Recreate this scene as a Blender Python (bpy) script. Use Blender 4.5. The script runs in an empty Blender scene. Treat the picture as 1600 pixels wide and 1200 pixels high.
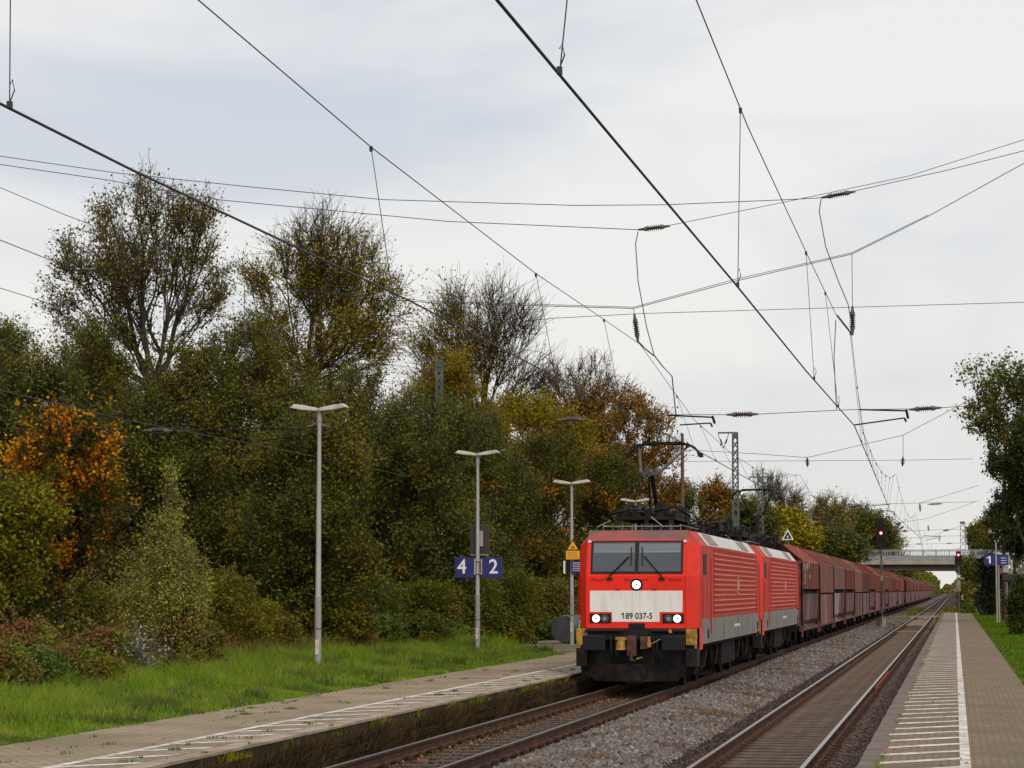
import bpy, math, random
import numpy as np
from mathutils import Vector, Matrix

# ------------------------------------------------------------------ camera, world, sun, exposure
S = bpy.context.scene
C = S.collection
FPX, VX, VY, CH = 3800.0, 1492.0, 922.0, 2.4          # focal length in photo pixels, vanishing point, eye height
TH = math.atan((VY-600)/FPX); PS = math.atan((VX-800)*math.cos(TH)/FPX)
cam = bpy.data.cameras.new('camera'); co = bpy.data.objects.new('camera', cam); C.objects.link(co)
cam.sensor_width = 36; cam.lens = FPX/1600*36; cam.clip_start = .5; cam.clip_end = 6000
co.location = (0, 0, CH); co.rotation_euler = (math.pi/2+TH, 0, PS)
S.camera = co
RV = np.array([math.cos(PS), math.sin(PS), 0]); FV = np.array([-math.sin(PS)*math.cos(TH), math.cos(PS)*math.cos(TH), math.sin(TH)]); UV = np.cross(RV, FV)
def at(px, py, Y=None, X=None, Z=None):
    "the world point seen at a photo pixel, at a given Y, X or Z"
    d = FV+RV*(px-800)/FPX+UV*(600-py)/FPX
    t = Y/d[1] if Y is not None else X/d[0] if X is not None else (Z-CH)/d[2]
    return np.array([0, 0, CH])+d*t

SUN_EL, SUN_AZ = 42, 150
w = bpy.data.worlds.new("World"); S.world = w; w.use_nodes = True
nt = w.node_tree; nt.nodes.clear(); L = nt.links.new
def N(t, **k):
    n = nt.nodes.new(t)
    for a, b in k.items(): setattr(n, a, b)
    return n
out = N('ShaderNodeOutputWorld'); bg = N('ShaderNodeBackground'); bg.inputs[1].default_value = .1
sky = N('ShaderNodeTexSky', sky_type='NISHITA', sun_disc=False)
sky.sun_elevation = math.radians(SUN_EL); sky.sun_rotation = math.radians(SUN_AZ)
tc = N('ShaderNodeTexCoord'); mp = N('ShaderNodeMapping'); mp.inputs['Scale'].default_value = (1.7, 1.7, 4.2); mp.inputs['Location'].default_value = (.35, .2, .1)
n1 = N('ShaderNodeTexNoise'); n1.inputs['Scale'].default_value = 2.1; n1.inputs['Distortion'].default_value = .6; n1.inputs['Detail'].default_value = 4.5; n1.inputs['Roughness'].default_value = .5
L(tc.outputs['Generated'], mp.inputs[0]); L(mp.outputs[0], n1.inputs[0])
r1 = N('ShaderNodeValToRGB'); e = r1.color_ramp.elements
e[0].position = .4; e[0].color = (6.5, 6.9, 7.55, 1); e[1].position = .6; e[1].color = (8.9, 8.85, 8.75, 1)
L(n1.outputs[0], r1.inputs[0])
sx = N('ShaderNodeSeparateXYZ'); L(tc.outputs['Generated'], sx.inputs[0])
r2 = N('ShaderNodeValToRGB'); e = r2.color_ramp.elements
e[0].position = 0; e[0].color = (.7, .7, .7, 1); e[1].position = .2; e[1].color = (0, 0, 0, 1)
L(sx.outputs[2], r2.inputs[0])
m1 = N('ShaderNodeMix', data_type='RGBA'); m1.inputs[7].default_value = (9.0, 8.55, 7.9, 1)
L(r2.outputs[0], m1.inputs[0]); L(r1.outputs[0], m1.inputs[6])
m2 = N('ShaderNodeMix', data_type='RGBA'); m2.inputs[0].default_value = .93
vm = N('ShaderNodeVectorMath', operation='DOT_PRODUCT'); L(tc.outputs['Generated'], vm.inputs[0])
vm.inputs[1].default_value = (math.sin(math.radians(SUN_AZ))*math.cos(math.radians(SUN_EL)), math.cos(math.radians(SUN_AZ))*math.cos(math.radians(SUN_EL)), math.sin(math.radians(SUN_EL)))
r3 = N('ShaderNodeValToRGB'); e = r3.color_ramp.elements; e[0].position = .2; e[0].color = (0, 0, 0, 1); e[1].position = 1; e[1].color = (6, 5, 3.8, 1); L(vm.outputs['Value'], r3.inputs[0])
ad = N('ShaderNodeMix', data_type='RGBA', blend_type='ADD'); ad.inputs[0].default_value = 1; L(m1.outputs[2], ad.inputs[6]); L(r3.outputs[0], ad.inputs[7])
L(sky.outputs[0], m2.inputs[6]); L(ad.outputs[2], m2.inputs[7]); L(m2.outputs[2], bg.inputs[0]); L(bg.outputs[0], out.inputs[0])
sl = bpy.data.lights.new('sun', 'SUN'); sl.energy = 1.5; sl.angle = math.radians(14); sl.color = (1, .95, .87)
so = bpy.data.objects.new('sun', sl); C.objects.link(so)
az = math.radians(SUN_AZ); el = math.radians(SUN_EL)
sd = Vector((math.sin(az)*math.cos(el), math.cos(az)*math.cos(el), math.sin(el)))
so.rotation_euler = sd.to_track_quat('Z', 'Y').to_euler()
S.view_settings.view_transform = 'Standard'; S.view_settings.look = 'None'; S.view_settings.exposure = 0; S.view_settings.gamma = 1
S.render.engine = 'CYCLES'
S.cycles.max_bounces = 5; S.cycles.diffuse_bounces = 2; S.cycles.glossy_bounces = 2; S.cycles.transmission_bounces = 3; S.cycles.transparent_max_bounces = 6
S.cycles.use_adaptive_sampling = True; S.cycles.use_denoising = True

# ------------------------------------------------------------------ helpers
def mat(name, col, rough=.7, metal=0, col2=None, scale=3, ramp=(.4, .65), bump=0, bscale=None, detail=6, stretch=(1, 1, 1), emit=None, spec=None, coord='Object', col3=None, scale3=.6, ramp3=(.5, .7), coat=0):
    m = bpy.data.materials.new(name); m.use_nodes = True; t = m.node_tree; b = t.nodes['Principled BSDF']
    b.inputs['Base Color'].default_value = (*col, 1); b.inputs['Roughness'].default_value = rough; b.inputs['Metallic'].default_value = metal
    if spec is None and rough >= .75: spec = .15
    if spec is not None: b.inputs['Specular IOR Level'].default_value = spec
    if coat: b.inputs['Coat Weight'].default_value = coat; b.inputs['Coat Roughness'].default_value = .15
    if emit: b.inputs['Emission Color'].default_value = (*emit[0], 1); b.inputs['Emission Strength'].default_value = emit[1]
    if col2 or bump:
        tc = t.nodes.new('ShaderNodeTexCoord'); mp = t.nodes.new('ShaderNodeMapping'); mp.inputs['Scale'].default_value = stretch
        t.links.new(tc.outputs[coord], mp.inputs[0])
    def noise(sc):
        n = t.nodes.new('ShaderNodeTexNoise'); n.inputs['Scale'].default_value = sc; n.inputs['Detail'].default_value = detail
        t.links.new(mp.outputs[0], n.inputs[0]); return n
    if col2:
        n = noise(scale); r = t.nodes.new('ShaderNodeValToRGB'); e = r.color_ramp.elements
        e[0].position, e[1].position = ramp; e[0].color = (*col, 1); e[1].color = (*col2, 1)
        t.links.new(n.outputs[0], r.inputs[0]); last = r.outputs[0]
        if col3:
            n = noise(scale3); r = t.nodes.new('ShaderNodeValToRGB'); e = r.color_ramp.elements
            e[0].position, e[1].position = ramp3; e[0].color = (0, 0, 0, 1); e[1].color = (1, 1, 1, 1)
            t.links.new(n.outputs[0], r.inputs[0]); x = t.nodes.new('ShaderNodeMix'); x.data_type = 'RGBA'; x.inputs[7].default_value = (*col3, 1)
            t.links.new(r.outputs[0], x.inputs[0]); t.links.new(last, x.inputs[6]); last = x.outputs[2]
        t.links.new(last, b.inputs['Base Color'])
    if bump:
        n = noise(bscale or scale*3); k = t.nodes.new('ShaderNodeBump'); k.inputs['Strength'].default_value = min(1, bump); k.inputs['Distance'].default_value = .02*max(1, bump)
        t.links.new(n.outputs[0], k.inputs['Height']); t.links.new(k.outputs[0], b.inputs['Normal'])
    return m

def leafmat(name, cols, trans=.35, rough=.55, ncol=None, nscale=.35, nramp=(.55, .62), gain=1.0):
    "leaf colour from a per-leaf value (attribute rnd); ncol gives patches of a second palette"
    m = bpy.data.materials.new(name); m.use_nodes = True; t = m.node_tree; b = t.nodes['Principled BSDF']
    at_ = t.nodes.new('ShaderNodeAttribute'); at_.attribute_name = 'rnd'
    def ramp(cs):
        if name not in ('ballast_stone', 'dark_stone', 'grass_blade', 'fallen_leaf', 'wall_moss', 'leaf_conifer', 'leaf_silver'):
            o_ = []
            for c in cs:
                g_ = gain*1.12; l_ = .3*c[0]+.6*c[1]+.1*c[2]; o_.append(tuple(min(1, max(.001, l_+(v-l_)*1.1)*g_) for v in c))
            cs = o_
        r = t.nodes.new('ShaderNodeValToRGB'); e = r.color_ramp.elements
        for i, c in enumerate(cs):
            p = i/(len(cs)-1)
            q = e[i] if i < 2 and len(cs) > 1 else e.new(p)
            q.position = p; q.color = (*c, 1)
        t.links.new(at_.outputs['Fac'], r.inputs[0]); return r.outputs[0]
    last = ramp(cols)
    if ncol:
        tc = t.nodes.new('ShaderNodeTexCoord'); n = t.nodes.new('ShaderNodeTexNoise'); n.inputs['Scale'].default_value = nscale; n.inputs['Detail'].default_value = 4
        t.links.new(tc.outputs['Object'], n.inputs[0]); r = t.nodes.new('ShaderNodeValToRGB'); e = r.color_ramp.elements
        e[0].position, e[1].position = nramp; e[0].color = (0, 0, 0, 1); e[1].color = (1, 1, 1, 1); t.links.new(n.outputs[0], r.inputs[0])
        x = t.nodes.new('ShaderNodeMix'); x.data_type = 'RGBA'; t.links.new(r.outputs[0], x.inputs[0]); t.links.new(last, x.inputs[6]); t.links.new(ramp(ncol), x.inputs[7]); last = x.outputs[2]
    t.links.new(last, b.inputs['Base Color']); b.inputs['Roughness'].default_value = rough; b.inputs['Specular IOR Level'].default_value = .12
    tr = t.nodes.new('ShaderNodeBsdfTranslucent'); t.links.new(last, tr.inputs[0])
    mx = t.nodes.new('ShaderNodeMixShader'); mx.inputs[0].default_value = trans
    t.links.new(b.outputs[0], mx.inputs[1]); t.links.new(tr.outputs[0], mx.inputs[2]); t.links.new(mx.outputs[0], t.nodes['Material Output'].inputs[0])
    return m

class MB:
    def __init__(s): s.v = []; s.f = []; s.m = []; s.sm = []
    def add(s, vs, fs, mi=0, sm=False):
        o = len(s.v); s.v += [tuple(p) for p in vs]
        for f in fs: s.f.append([i+o for i in f]); s.m.append(mi); s.sm.append(sm)
        return s
    def box(s, x0, x1, y0, y1, z0, z1, mi=0):
        return s.add([(x0, y0, z0), (x1, y0, z0), (x1, y1, z0), (x0, y1, z0), (x0, y0, z1), (x1, y0, z1), (x1, y1, z1), (x0, y1, z1)],
                     [(3, 2, 1, 0), (4, 5, 6, 7), (0, 1, 5, 4), (1, 2, 6, 5), (2, 3, 7, 6), (3, 0, 4, 7)], mi)
    def tube(s, pts, r, n=8, mi=0, cap=True, sm=True):
        pts = [Vector(p) for p in pts]; rs = r if isinstance(r, (list, tuple)) else [r]*len(pts)
        vs = []; 
        for i, p in enumerate(pts):
            d = (pts[min(i+1, len(pts)-1)]-pts[max(i-1, 0)]).normalized()
            a = Vector((0, 0, 1)) if abs(d.z) < .9 else Vector((0, 1, 0))
            u = d.cross(a).normalized(); q = u.cross(d)
            for k in range(n):
                t = 2*math.pi*k/n; vs.append(p+(u*math.cos(t)+q*math.sin(t))*rs[i])
        fs = [(i*n+k, i*n+(k+1) % n, (i+1)*n+(k+1) % n, (i+1)*n+k) for i in range(len(pts)-1) for k in range(n)]
        s.add(vs, fs, mi, sm)
        if cap and n > 2:
            o = len(vs)-n
            s.add(vs[:n], [tuple(range(n))[::-1]], mi); s.add(vs[o:], [tuple(range(n))], mi)
        return s
    def bar(s, a, b, w_, h_, mi=0):
        a = Vector(a); b = Vector(b); d = (b-a).normalized(); up = Vector((0, 0, 1)) if abs(d.z) < .95 else Vector((0, 1, 0))
        u = d.cross(up).normalized()*w_/2; q = u.cross(d).normalized()*h_/2
        return s.add([a-u-q, a+u-q, a+u+q, a-u+q, b-u-q, b+u-q, b+u+q, b-u+q], [(0, 1, 2, 3), (7, 6, 5, 4), (4, 5, 1, 0), (5, 6, 2, 1), (6, 7, 3, 2), (7, 4, 0, 3)], mi)
    def prism(s, poly, y0, y1, mi=0, axis='y'):
        n = len(poly)
        P = (lambda a, b, t: (a, t, b)) if axis == 'y' else (lambda a, b, t: (t, a, b)) if axis == 'x' else (lambda a, b, t: (a, b, t))
        vs = [P(a, b, y0) for a, b in poly]+[P(a, b, y1) for a, b in poly]
        return s.add(vs, [tuple(range(n)), tuple(range(n, 2*n))[::-1]]+[(i, i+n, (i+1) % n+n, (i+1) % n) for i in range(n)], mi)
    def quad(s, a, b, c, d, mi=0): return s.add([a, b, c, d], [(0, 1, 2, 3)], mi)
    def disc(s, c, r, y0, y1, n=20, mi=0):
        "a short cylinder lying along y"
        return s.tube([(c[0], y0, c[1]), (c[0], y1, c[1])], r, n, mi)
    def build(s, name, m, parent=None, bevel=0, recalc=True):
        me = bpy.data.meshes.new(name); me.from_pydata(s.v, [], s.f)
        for x in (m if isinstance(m, (list, tuple)) else [m]): me.materials.append(x)
        me.polygons.foreach_set('material_index', s.m); me.polygons.foreach_set('use_smooth', s.sm)
        if recalc:
            import bmesh
            bm = bmesh.new(); bm.from_mesh(me); bmesh.ops.recalc_face_normals(bm, faces=bm.faces); bm.to_mesh(me); bm.free()
        me.update(); o = bpy.data.objects.new(name, me); C.objects.link(o)
        if parent: o.parent = parent
        if bevel:
            b = o.modifiers.new('b', 'BEVEL'); b.width = bevel; b.segments = 2; b.limit_method = 'ANGLE'; b.angle_limit = math.radians(25)
        return o
def tag(o, label=None, cat=None, group=None, kind=None):
    for k, v in (('label', label), ('category', cat), ('group', group), ('kind', kind)):
        if v: o[k] = v
    return o
def empty(name, loc, label, cat, group=None, rz=0):
    o = bpy.data.objects.new(name, None); C.objects.link(o); o.location = tuple(loc); o.rotation_euler[2] = rz; o.empty_display_size = .2
    return tag(o, label, cat, group)
def copy_tree(o, parent=None):
    c = o.copy(); C.objects.link(c)
    if parent: c.parent = parent
    for ch in list(o.children): copy_tree(ch, c)
    return c
def npmesh(name, V, F, m, rnd=None, parent=None, smooth=False, nv=4):
    "bulk mesh from arrays: F is (n, nv)"
    me = bpy.data.meshes.new(name); V = np.asarray(V, np.float32); F = np.asarray(F, np.int32); n = len(F)
    me.vertices.add(len(V)); me.vertices.foreach_set('co', V.ravel())
    me.loops.add(n*nv); me.loops.foreach_set('vertex_index', F.ravel())
    me.polygons.add(n); me.polygons.foreach_set('loop_start', np.arange(n, dtype=np.int32)*nv); me.polygons.foreach_set('loop_total', np.full(n, nv, np.int32))
    if smooth: me.polygons.foreach_set('use_smooth', np.ones(n, bool))
    me.materials.append(m)
    if rnd is not None:
        a = me.attributes.new('rnd', 'FLOAT', 'FACE'); a.data.foreach_set('value', np.asarray(rnd, np.float32))
    me.update(calc_edges=True)
    o = bpy.data.objects.new(name, me); C.objects.link(o)
    if parent: o.parent = parent
    return o
def text_mesh(txt, size, depth=.004, cx='CENTER'):
    cu = bpy.data.curves.new('lettering', 'FONT'); cu.body = txt; cu.size = size; cu.extrude = depth; cu.offset = size*.012; cu.align_x = cx; cu.align_y = 'CENTER'
    t = bpy.data.objects.new('t', cu); me = bpy.data.meshes.new_from_object(t); bpy.data.objects.remove(t); return me
def lettering(txt, size, loc, m, parent=None, rot=(math.pi/2, 0, 0), sx=1, name='lettering', cx='CENTER', bold=0):
    me = text_mesh(txt, size, cx=cx); me.materials.clear(); me.materials.append(m)
    o = bpy.data.objects.new(name, me); C.objects.link(o); o.location = loc; o.rotation_euler = rot; o.scale = (sx, 1, 1)
    if parent: o.parent = parent
    return o

# ------------------------------------------------------------------ materials
M = {}
M['rail'] = mat('rail_side', (.045, .022, .014), .8, 0, (.09, .04, .022), 3, bump=.4, bscale=30)
M['railtop'] = mat('rail_top', (.2, .175, .155), .3, .9, (.3, .27, .245), 2, stretch=(4, .12, 1))
M['railtopdull'] = mat('rail_top_dull', (.1, .09, .085), .4, .8, (.18, .165, .16), 2, stretch=(4, .12, 1))
M['sleeperL'] = mat('sleeper_brown', (.055, .038, .03), .85, 0, (.12, .088, .07), 5, bump=.5, bscale=25)
M['sleeperR'] = mat('sleeper_steel', (.085, .058, .043), .75, 0, (.13, .093, .07), 4, spec=.2, bump=.4, bscale=30)
M['fasten'] = mat('fastening', (.05, .022, .015), .8, 0, (.1, .045, .025), 12)
M['stone'] = leafmat('ballast_stone', [(.05, .045, .042), (.11, .1, .098), (.16, .15, .15), (.13, .095, .07), (.22, .205, .195), (.18, .13, .09), (.1, .095, .1), (.3, .28, .26)], 0, .85, ncol=[(.05, .033, .024), (.1, .066, .046), (.15, .105, .075), (.07, .045, .032)], nscale=.5, nramp=(.5, .66))
M['bed'] = mat('ballast_bed', (.07, .06, .054), .95, 0, (.17, .155, .145), 14, spec=.1, col3=(.085, .06, .045), scale3=.35, ramp3=(.42, .6), bump=1.5, bscale=22)
M['dirtbed'] = mat('track_soil', (.02, .013, .01), .95, 0, (.05, .032, .023), 9, bump=1.2, bscale=25)
M['stonedark'] = leafmat('dark_stone', [(.02, .014, .012), (.05, .036, .03), (.08, .058, .048), (.12, .095, .082), (.04, .026, .02)], 0, .9)
M['soil'] = mat('soil', (.03, .026, .014), .95, 0, (.055, .05, .025), 2.5, bump=1, bscale=14)
M['soilpath'] = mat('bare_earth', (.13, .1, .07), .95, 0, (.2, .16, .115), 2.5, col3=(.06, .075, .02), scale3=1.2, ramp3=(.5, .6), bump=1, bscale=20)
M['turf'] = mat('turf', (.035, .065, .012), .95, 0, (.07, .09, .022), 1.2, bump=1, bscale=20)
M['white'] = mat('marking_white', (.42, .39, .36), .8, 0, (.64, .61, .58), 2.2, col3=(.24, .2, .16), scale3=6, ramp3=(.5, .68))
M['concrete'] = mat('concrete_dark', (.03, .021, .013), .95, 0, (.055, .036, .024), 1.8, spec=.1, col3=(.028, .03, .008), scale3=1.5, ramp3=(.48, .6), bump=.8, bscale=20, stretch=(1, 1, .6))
M['kerb'] = mat('kerb_stone', (.24, .185, .145), .85, 0, (.36, .28, .22), 2.2, bump=.4, bscale=25)
M['kerbR'] = mat('kerb_stone_brown', (.12, .095, .08), .85, 0, (.17, .14, .12), 3, bump=.4, bscale=25)
def paving(name, c1, c2, mortar, bw, bh, patch):
    m = mat(name, c1, .85); t = m.node_tree; b = t.nodes['Principled BSDF']
    tc = t.nodes.new('ShaderNodeTexCoord'); br = t.nodes.new('ShaderNodeTexBrick'); br.inputs['Scale'].default_value = 1
    br.inputs['Brick Width'].default_value = bw; br.inputs['Row Height'].default_value = bh; br.inputs['Mortar Size'].default_value = .012; br.inputs['Mortar Smooth'].default_value = .3
    br.inputs['Color1'].default_value = (*c1, 1); br.inputs['Color2'].default_value = (*c2, 1); br.inputs['Mortar'].default_value = (*mortar, 1)
    t.links.new(tc.outputs['Object'], br.inputs[0])
    n = t.nodes.new('ShaderNodeTexNoise'); n.inputs['Scale'].default_value = .55; n.inputs['Detail'].default_value = 8; t.links.new(tc.outputs['Object'], n.inputs[0])
    r = t.nodes.new('ShaderNodeValToRGB'); e = r.color_ramp.elements; e[0].position = .4; e[1].position = .62; e[0].color = (0, 0, 0, 1); e[1].color = (.9, .9, .9, 1); t.links.new(n.outputs[0], r.inputs[0])
    x = t.nodes.new('ShaderNodeMix'); x.data_type = 'RGBA'; x.inputs[7].default_value = (*patch, 1); t.links.new(r.outputs[0], x.inputs[0]); t.links.new(br.outputs[0], x.inputs[6])
    t.links.new(x.outputs[2], b.inputs['Base Color'])
    k = t.nodes.new('ShaderNodeBump'); k.inputs['Strength'].default_value = .6; k.inputs['Distance'].default_value = .01; k.invert = True; t.links.new(br.outputs['Fac'], k.inputs['Height']); t.links.new(k.outputs[0], b.inputs['Normal'])
    return m
M['paveL'] = paving('paving_left', (.255, .195, .14), (.33, .255, .18), (.11, .085, .045), .22, .17, (.17, .14, .085))
M['paveR'] = paving('paving_right', (.17, .116, .08), (.22, .155, .11), (.085, .065, .038), .2, .2, (.125, .105, .055))
M['pole'] = mat('lamp_pole', (.27, .25, .245), .6, .2, (.36, .34, .33), 3, bump=.15, bscale=30, stretch=(1, 1, .3))
M['lampcase'] = mat('lamp_case', (.5, .46, .43), .6, 0, (.3, .25, .21), 5, ramp=(.45, .75))
M['glass_lamp'] = mat('lamp_glass', (.35, .33, .3), .25)
M['blue'] = mat('sign_blue', (.01, .013, .11), .55, 0, (.014, .017, .14), 3)
M['signwhite'] = mat('sign_white', (.7, .7, .72), .5)
M['yellow'] = mat('sign_yellow', (.75, .37, .015), .5, 0, (.65, .3, .01), 8)
M['black'] = mat('black_paint', (.007, .007, .008), .6, spec=.25)
M['dark'] = mat('dark_metal', (.008, .007, .007), .7, 0, (.018, .014, .012), 6, spec=.2)
M['wire'] = mat('wire', (.035, .033, .036), .6, .3)
M['wiregrey'] = mat('wire_grey', (.09, .09, .1), .6, .3)
M['insul'] = mat('insulator_brown', (.03, .015, .018), .3, 0, (.06, .03, .03), 8)
M['fitting'] = mat('fitting_rust', (.07, .055, .05), .7, .1, (.14, .11, .1), 6)
M['mast'] = mat('mast_green_grey', (.055, .075, .065), .65, .1, (.11, .12, .11), 3)
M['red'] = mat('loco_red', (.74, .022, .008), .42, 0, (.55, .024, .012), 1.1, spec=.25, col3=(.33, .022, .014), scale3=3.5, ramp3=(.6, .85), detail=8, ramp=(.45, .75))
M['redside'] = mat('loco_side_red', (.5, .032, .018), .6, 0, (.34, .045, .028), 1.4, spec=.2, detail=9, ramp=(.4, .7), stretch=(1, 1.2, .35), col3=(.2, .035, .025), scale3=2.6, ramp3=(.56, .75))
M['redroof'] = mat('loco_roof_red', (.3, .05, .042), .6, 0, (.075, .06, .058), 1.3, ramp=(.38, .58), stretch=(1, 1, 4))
M['ridge'] = mat('louver_edge', (.7, .3, .22), .6, 0, (.55, .16, .11), 5)  # pale red: highlights along the louvre edges put into the colour
M['locogrey'] = mat('loco_grey', (.17, .155, .14), .7, 0, (.23, .21, .19), 2.5, stretch=(1, 1, .3), col3=(.09, .075, .062), scale3=3, ramp3=(.52, .68))
M['panelwhite'] = mat('front_panel', (.7, .67, .64), .55, 0, (.58, .55, .52), 7, stretch=(1, 1, .12), ramp=(.42, .7), col3=(.26, .23, .22), scale3=9, ramp3=(.64, .76))
M['railwhite'] = mat('rail_grey', (.28, .27, .26), .6, 0, (.16, .15, .14), 8)
M['roofwhite'] = mat('roof_panel', (.55, .53, .52), .6, 0, (.42, .39, .37), 4)
M['grille'] = mat('grille', (.17, .15, .13), .7, 0, (.24, .21, .19), 6)
M['windscreen'] = mat('windscreen', (.045, .055, .068), .08, 0, (.06, .07, .085), 1.0, spec=.5)
M['blind'] = mat('blind', (.22, .25, .28), .5)
M['sunblind'] = mat('sun_blind', (.12, .14, .155), .4)
M['headlamp'] = mat('headlight_on', (.9, .9, .85), .3, emit=((1, .98, .93), 2.2))
M['lens'] = mat('lens', (.25, .27, .28), .12, .6)
M['rust'] = mat('rusty_steel', (.06, .03, .026), .8, 0, (.11, .055, .045), 9)
M['safety'] = mat('safety_yellow', (.4, .21, .015), .6, 0, (.14, .07, .012), 7)
M['under'] = mat('underframe', (.006, .005, .005), .9, 0, (.02, .013, .011), 5, spec=.15)
M['armgrey'] = mat('arm_grey', (.035, .03, .03), .7, 0, (.07, .06, .06), 5)
M['pipe'] = mat('pipe_dull', (.05, .04, .035), .8, 0, (.09, .07, .06), 6)
M['wagonend'] = mat('wagon_end', (.05, .011, .01), .7, 0, (.12, .035, .03), 3)
def wagonmat(name, c, c2, c3):
    m_ = mat(name, c, .75, 0, c2, 1.6, stretch=(1, 1.6, .35), ramp=(.35, .7), col3=c3, scale3=2.2, ramp3=(.55, .72), detail=8)
    t = m_.node_tree; b = t.nodes['Principled BSDF']; src = b.inputs['Base Color'].links[0].from_socket
    oi = t.nodes.new('ShaderNodeObjectInfo'); mr = t.nodes.new('ShaderNodeMapRange'); mr.inputs[3].default_value = .68; mr.inputs[4].default_value = 1.3; t.links.new(oi.outputs['Random'], mr.inputs[0])
    hs = t.nodes.new('ShaderNodeHueSaturation'); t.links.new(mr.outputs[0], hs.inputs['Value']); mr2 = t.nodes.new('ShaderNodeMath'); mr2.operation = 'FRACT'; mu = t.nodes.new('ShaderNodeMath'); mu.operation = 'MULTIPLY'; mu.inputs[1].default_value = 7.3
    t.links.new(oi.outputs['Random'], mu.inputs[0]); t.links.new(mu.outputs[0], mr2.inputs[0]); m3 = t.nodes.new('ShaderNodeMapRange'); m3.inputs[3].default_value = .7; m3.inputs[4].default_value = 1.1; t.links.new(mr2.outputs[0], m3.inputs[0]); t.links.new(m3.outputs[0], hs.inputs['Saturation'])
    t.links.new(src, hs.inputs['Color']); t.links.new(hs.outputs[0], b.inputs['Base Color']); b.inputs['Specular IOR Level'].default_value = .2; return m_
M['wag1'] = wagonmat('wagon_red', (.15, .035, .024), (.2, .062, .042), (.14, .08, .062))
M['wag2'] = wagonmat('wagon_rust', (.165, .055, .038), (.13, .042, .036), (.18, .1, .085))
M['wag3'] = wagonmat('wagon_brown', (.12, .048, .034), (.16, .066, .046), (.12, .08, .062))
M['wagroof'] = wagonmat('wagon_roof', (.18, .058, .042), (.22, .082, .062), (.25, .12, .095))
M['chred'] = wagonmat('chute_red', (.19, .035, .035), (.15, .052, .046), (.12, .08, .07))
M['chgrey'] = wagonmat('chute_grey', (.13, .085, .075), (.19, .16, .14), (.14, .05, .042))
M['chpale'] = wagonmat('chute_pale', (.3, .27, .24), (.42, .39, .35), (.2, .1, .08))
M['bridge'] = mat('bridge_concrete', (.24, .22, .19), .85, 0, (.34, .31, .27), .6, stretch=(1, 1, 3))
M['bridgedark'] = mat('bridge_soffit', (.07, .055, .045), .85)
M['railing'] = mat('bridge_railing', (.2, .215, .23), .6, .2, (.26, .27, .28), 2)
M['abut'] = mat('abutment', (.16, .14, .12), .9, 0, (.22, .2, .17), .8)
M['bark'] = mat('bark', (.034, .027, .02), .95, 0, (.068, .055, .04), 3, stretch=(1, 1, .3))
M['barkpale'] = mat('bark_pale', (.075, .062, .05), .95, 0, (.12, .1, .085), 3, stretch=(1, 1, .3))
M['drum'] = mat('drum_grey', (.045, .047, .05), .5, 0, (.07, .07, .072), 3)
M['lime'] = mat('lime_paint', (.35, .55, .05), .6)
M['wood'] = mat('wood_brown', (.09, .055, .045), .85, 0, (.14, .09, .075), 4, stretch=(1, 1, .3))
M['plank'] = mat('crossing_plank', (.24, .2, .155), .9, 0, (.3, .26, .2), 3)
M['sand'] = mat('sandy_fill', (.2, .14, .085), .95, 0, (.15, .1, .065), 2, bump=.6, bscale=20)
M['orange_rust'] = mat('orange_rust', (.2, .055, .02), .85, 0, (.22, .05, .02), 5)
M['redlamp'] = mat('signal_red', (.8, .02, .02), .3, emit=((1, .02, .03), 9))
M['redcore'] = mat('signal_core', (1, .6, .55), .3, emit=((1, .45, .42), 12))

# ------------------------------------------------------------------ the setting: ground, ballast, platforms
rng = np.random.default_rng(7)
def structure(o): o['kind'] = 'structure'; return o
XE, YE = -9.26, 226.0                      # left platform edge, platform ends
def ground_z(X, Y):
    inside = (X > -17.6) & (X < 1.6)
    z = np.where(inside, -.55, .3)
    return np.where(Y > YE, np.where((X > -11) & (X < .6), -.55, -.15), z)
gx = np.array([-1500, -700, -300, -120, -70, -45, -34, -26, -20, -17.65, -17.55, -11.05, -10.9, .55, .7, 1.55, 1.65, 5, 12, 30, 80, 200, 600, 1500.])
gy = np.array([-80, 0, 30, 60, 100, 150, 200, 225.9, 226.1, 260, 320, 420, 600, 900, 1400, 2200, 4000.])
GX, GY = np.meshgrid(gx, gy); GZ = ground_z(GX, GY)
V = np.stack([GX, GY, GZ], -1).reshape(-1, 3); nx = len(gx)
F = [(j*nx+i, j*nx+i+1, (j+1)*nx+i+1, (j+1)*nx+i) for j in range(len(gy)-1) for i in range(nx-1)]
structure(npmesh('ground', V, F, M['soil']))
# ballast bed with its real profile
bx = np.array([-11, -10.2, -9.3, -8.9, -8.5, -6.75, -6.45, -6.1, -5.6, -5.0, -4.5, -4.1, -3.7, -1.9, -1.5, -1.1, -.5, .3])
bz = np.array([-.55, -.4, -.3, -.25, -.245, -.245, -.16, -.08, -.045, -.06, -.12, -.2, -.25, -.25, -.28, -.32, -.42, -.55])
BY = np.concatenate([np.arange(12, 130, .5), np.arange(130, 1500, 15)])
BX = np.linspace(-11, .3, 60); GX, GY = np.meshgrid(BX, BY)
GZ = np.interp(GX, bx, bz)+.008*np.sin(GX*5+GY*.9)*np.sin(GY*1.7)+rng.normal(0, .003, GX.shape)
def bedz(X): return np.interp(X, bx, bz)
V = np.stack([GX, GY, GZ], -1).reshape(-1, 3); nx = len(BX); j, i = np.meshgrid(np.arange(len(BY)-1), np.arange(nx-1), indexing='ij'); a = (j*nx+i).ravel()
bed = npmesh('ballast_bed', V, np.stack([a, a+1, a+nx+1, a+nx], 1), M['bed'], smooth=True)
bed.data.materials.append(M['dirtbed'])
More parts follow.
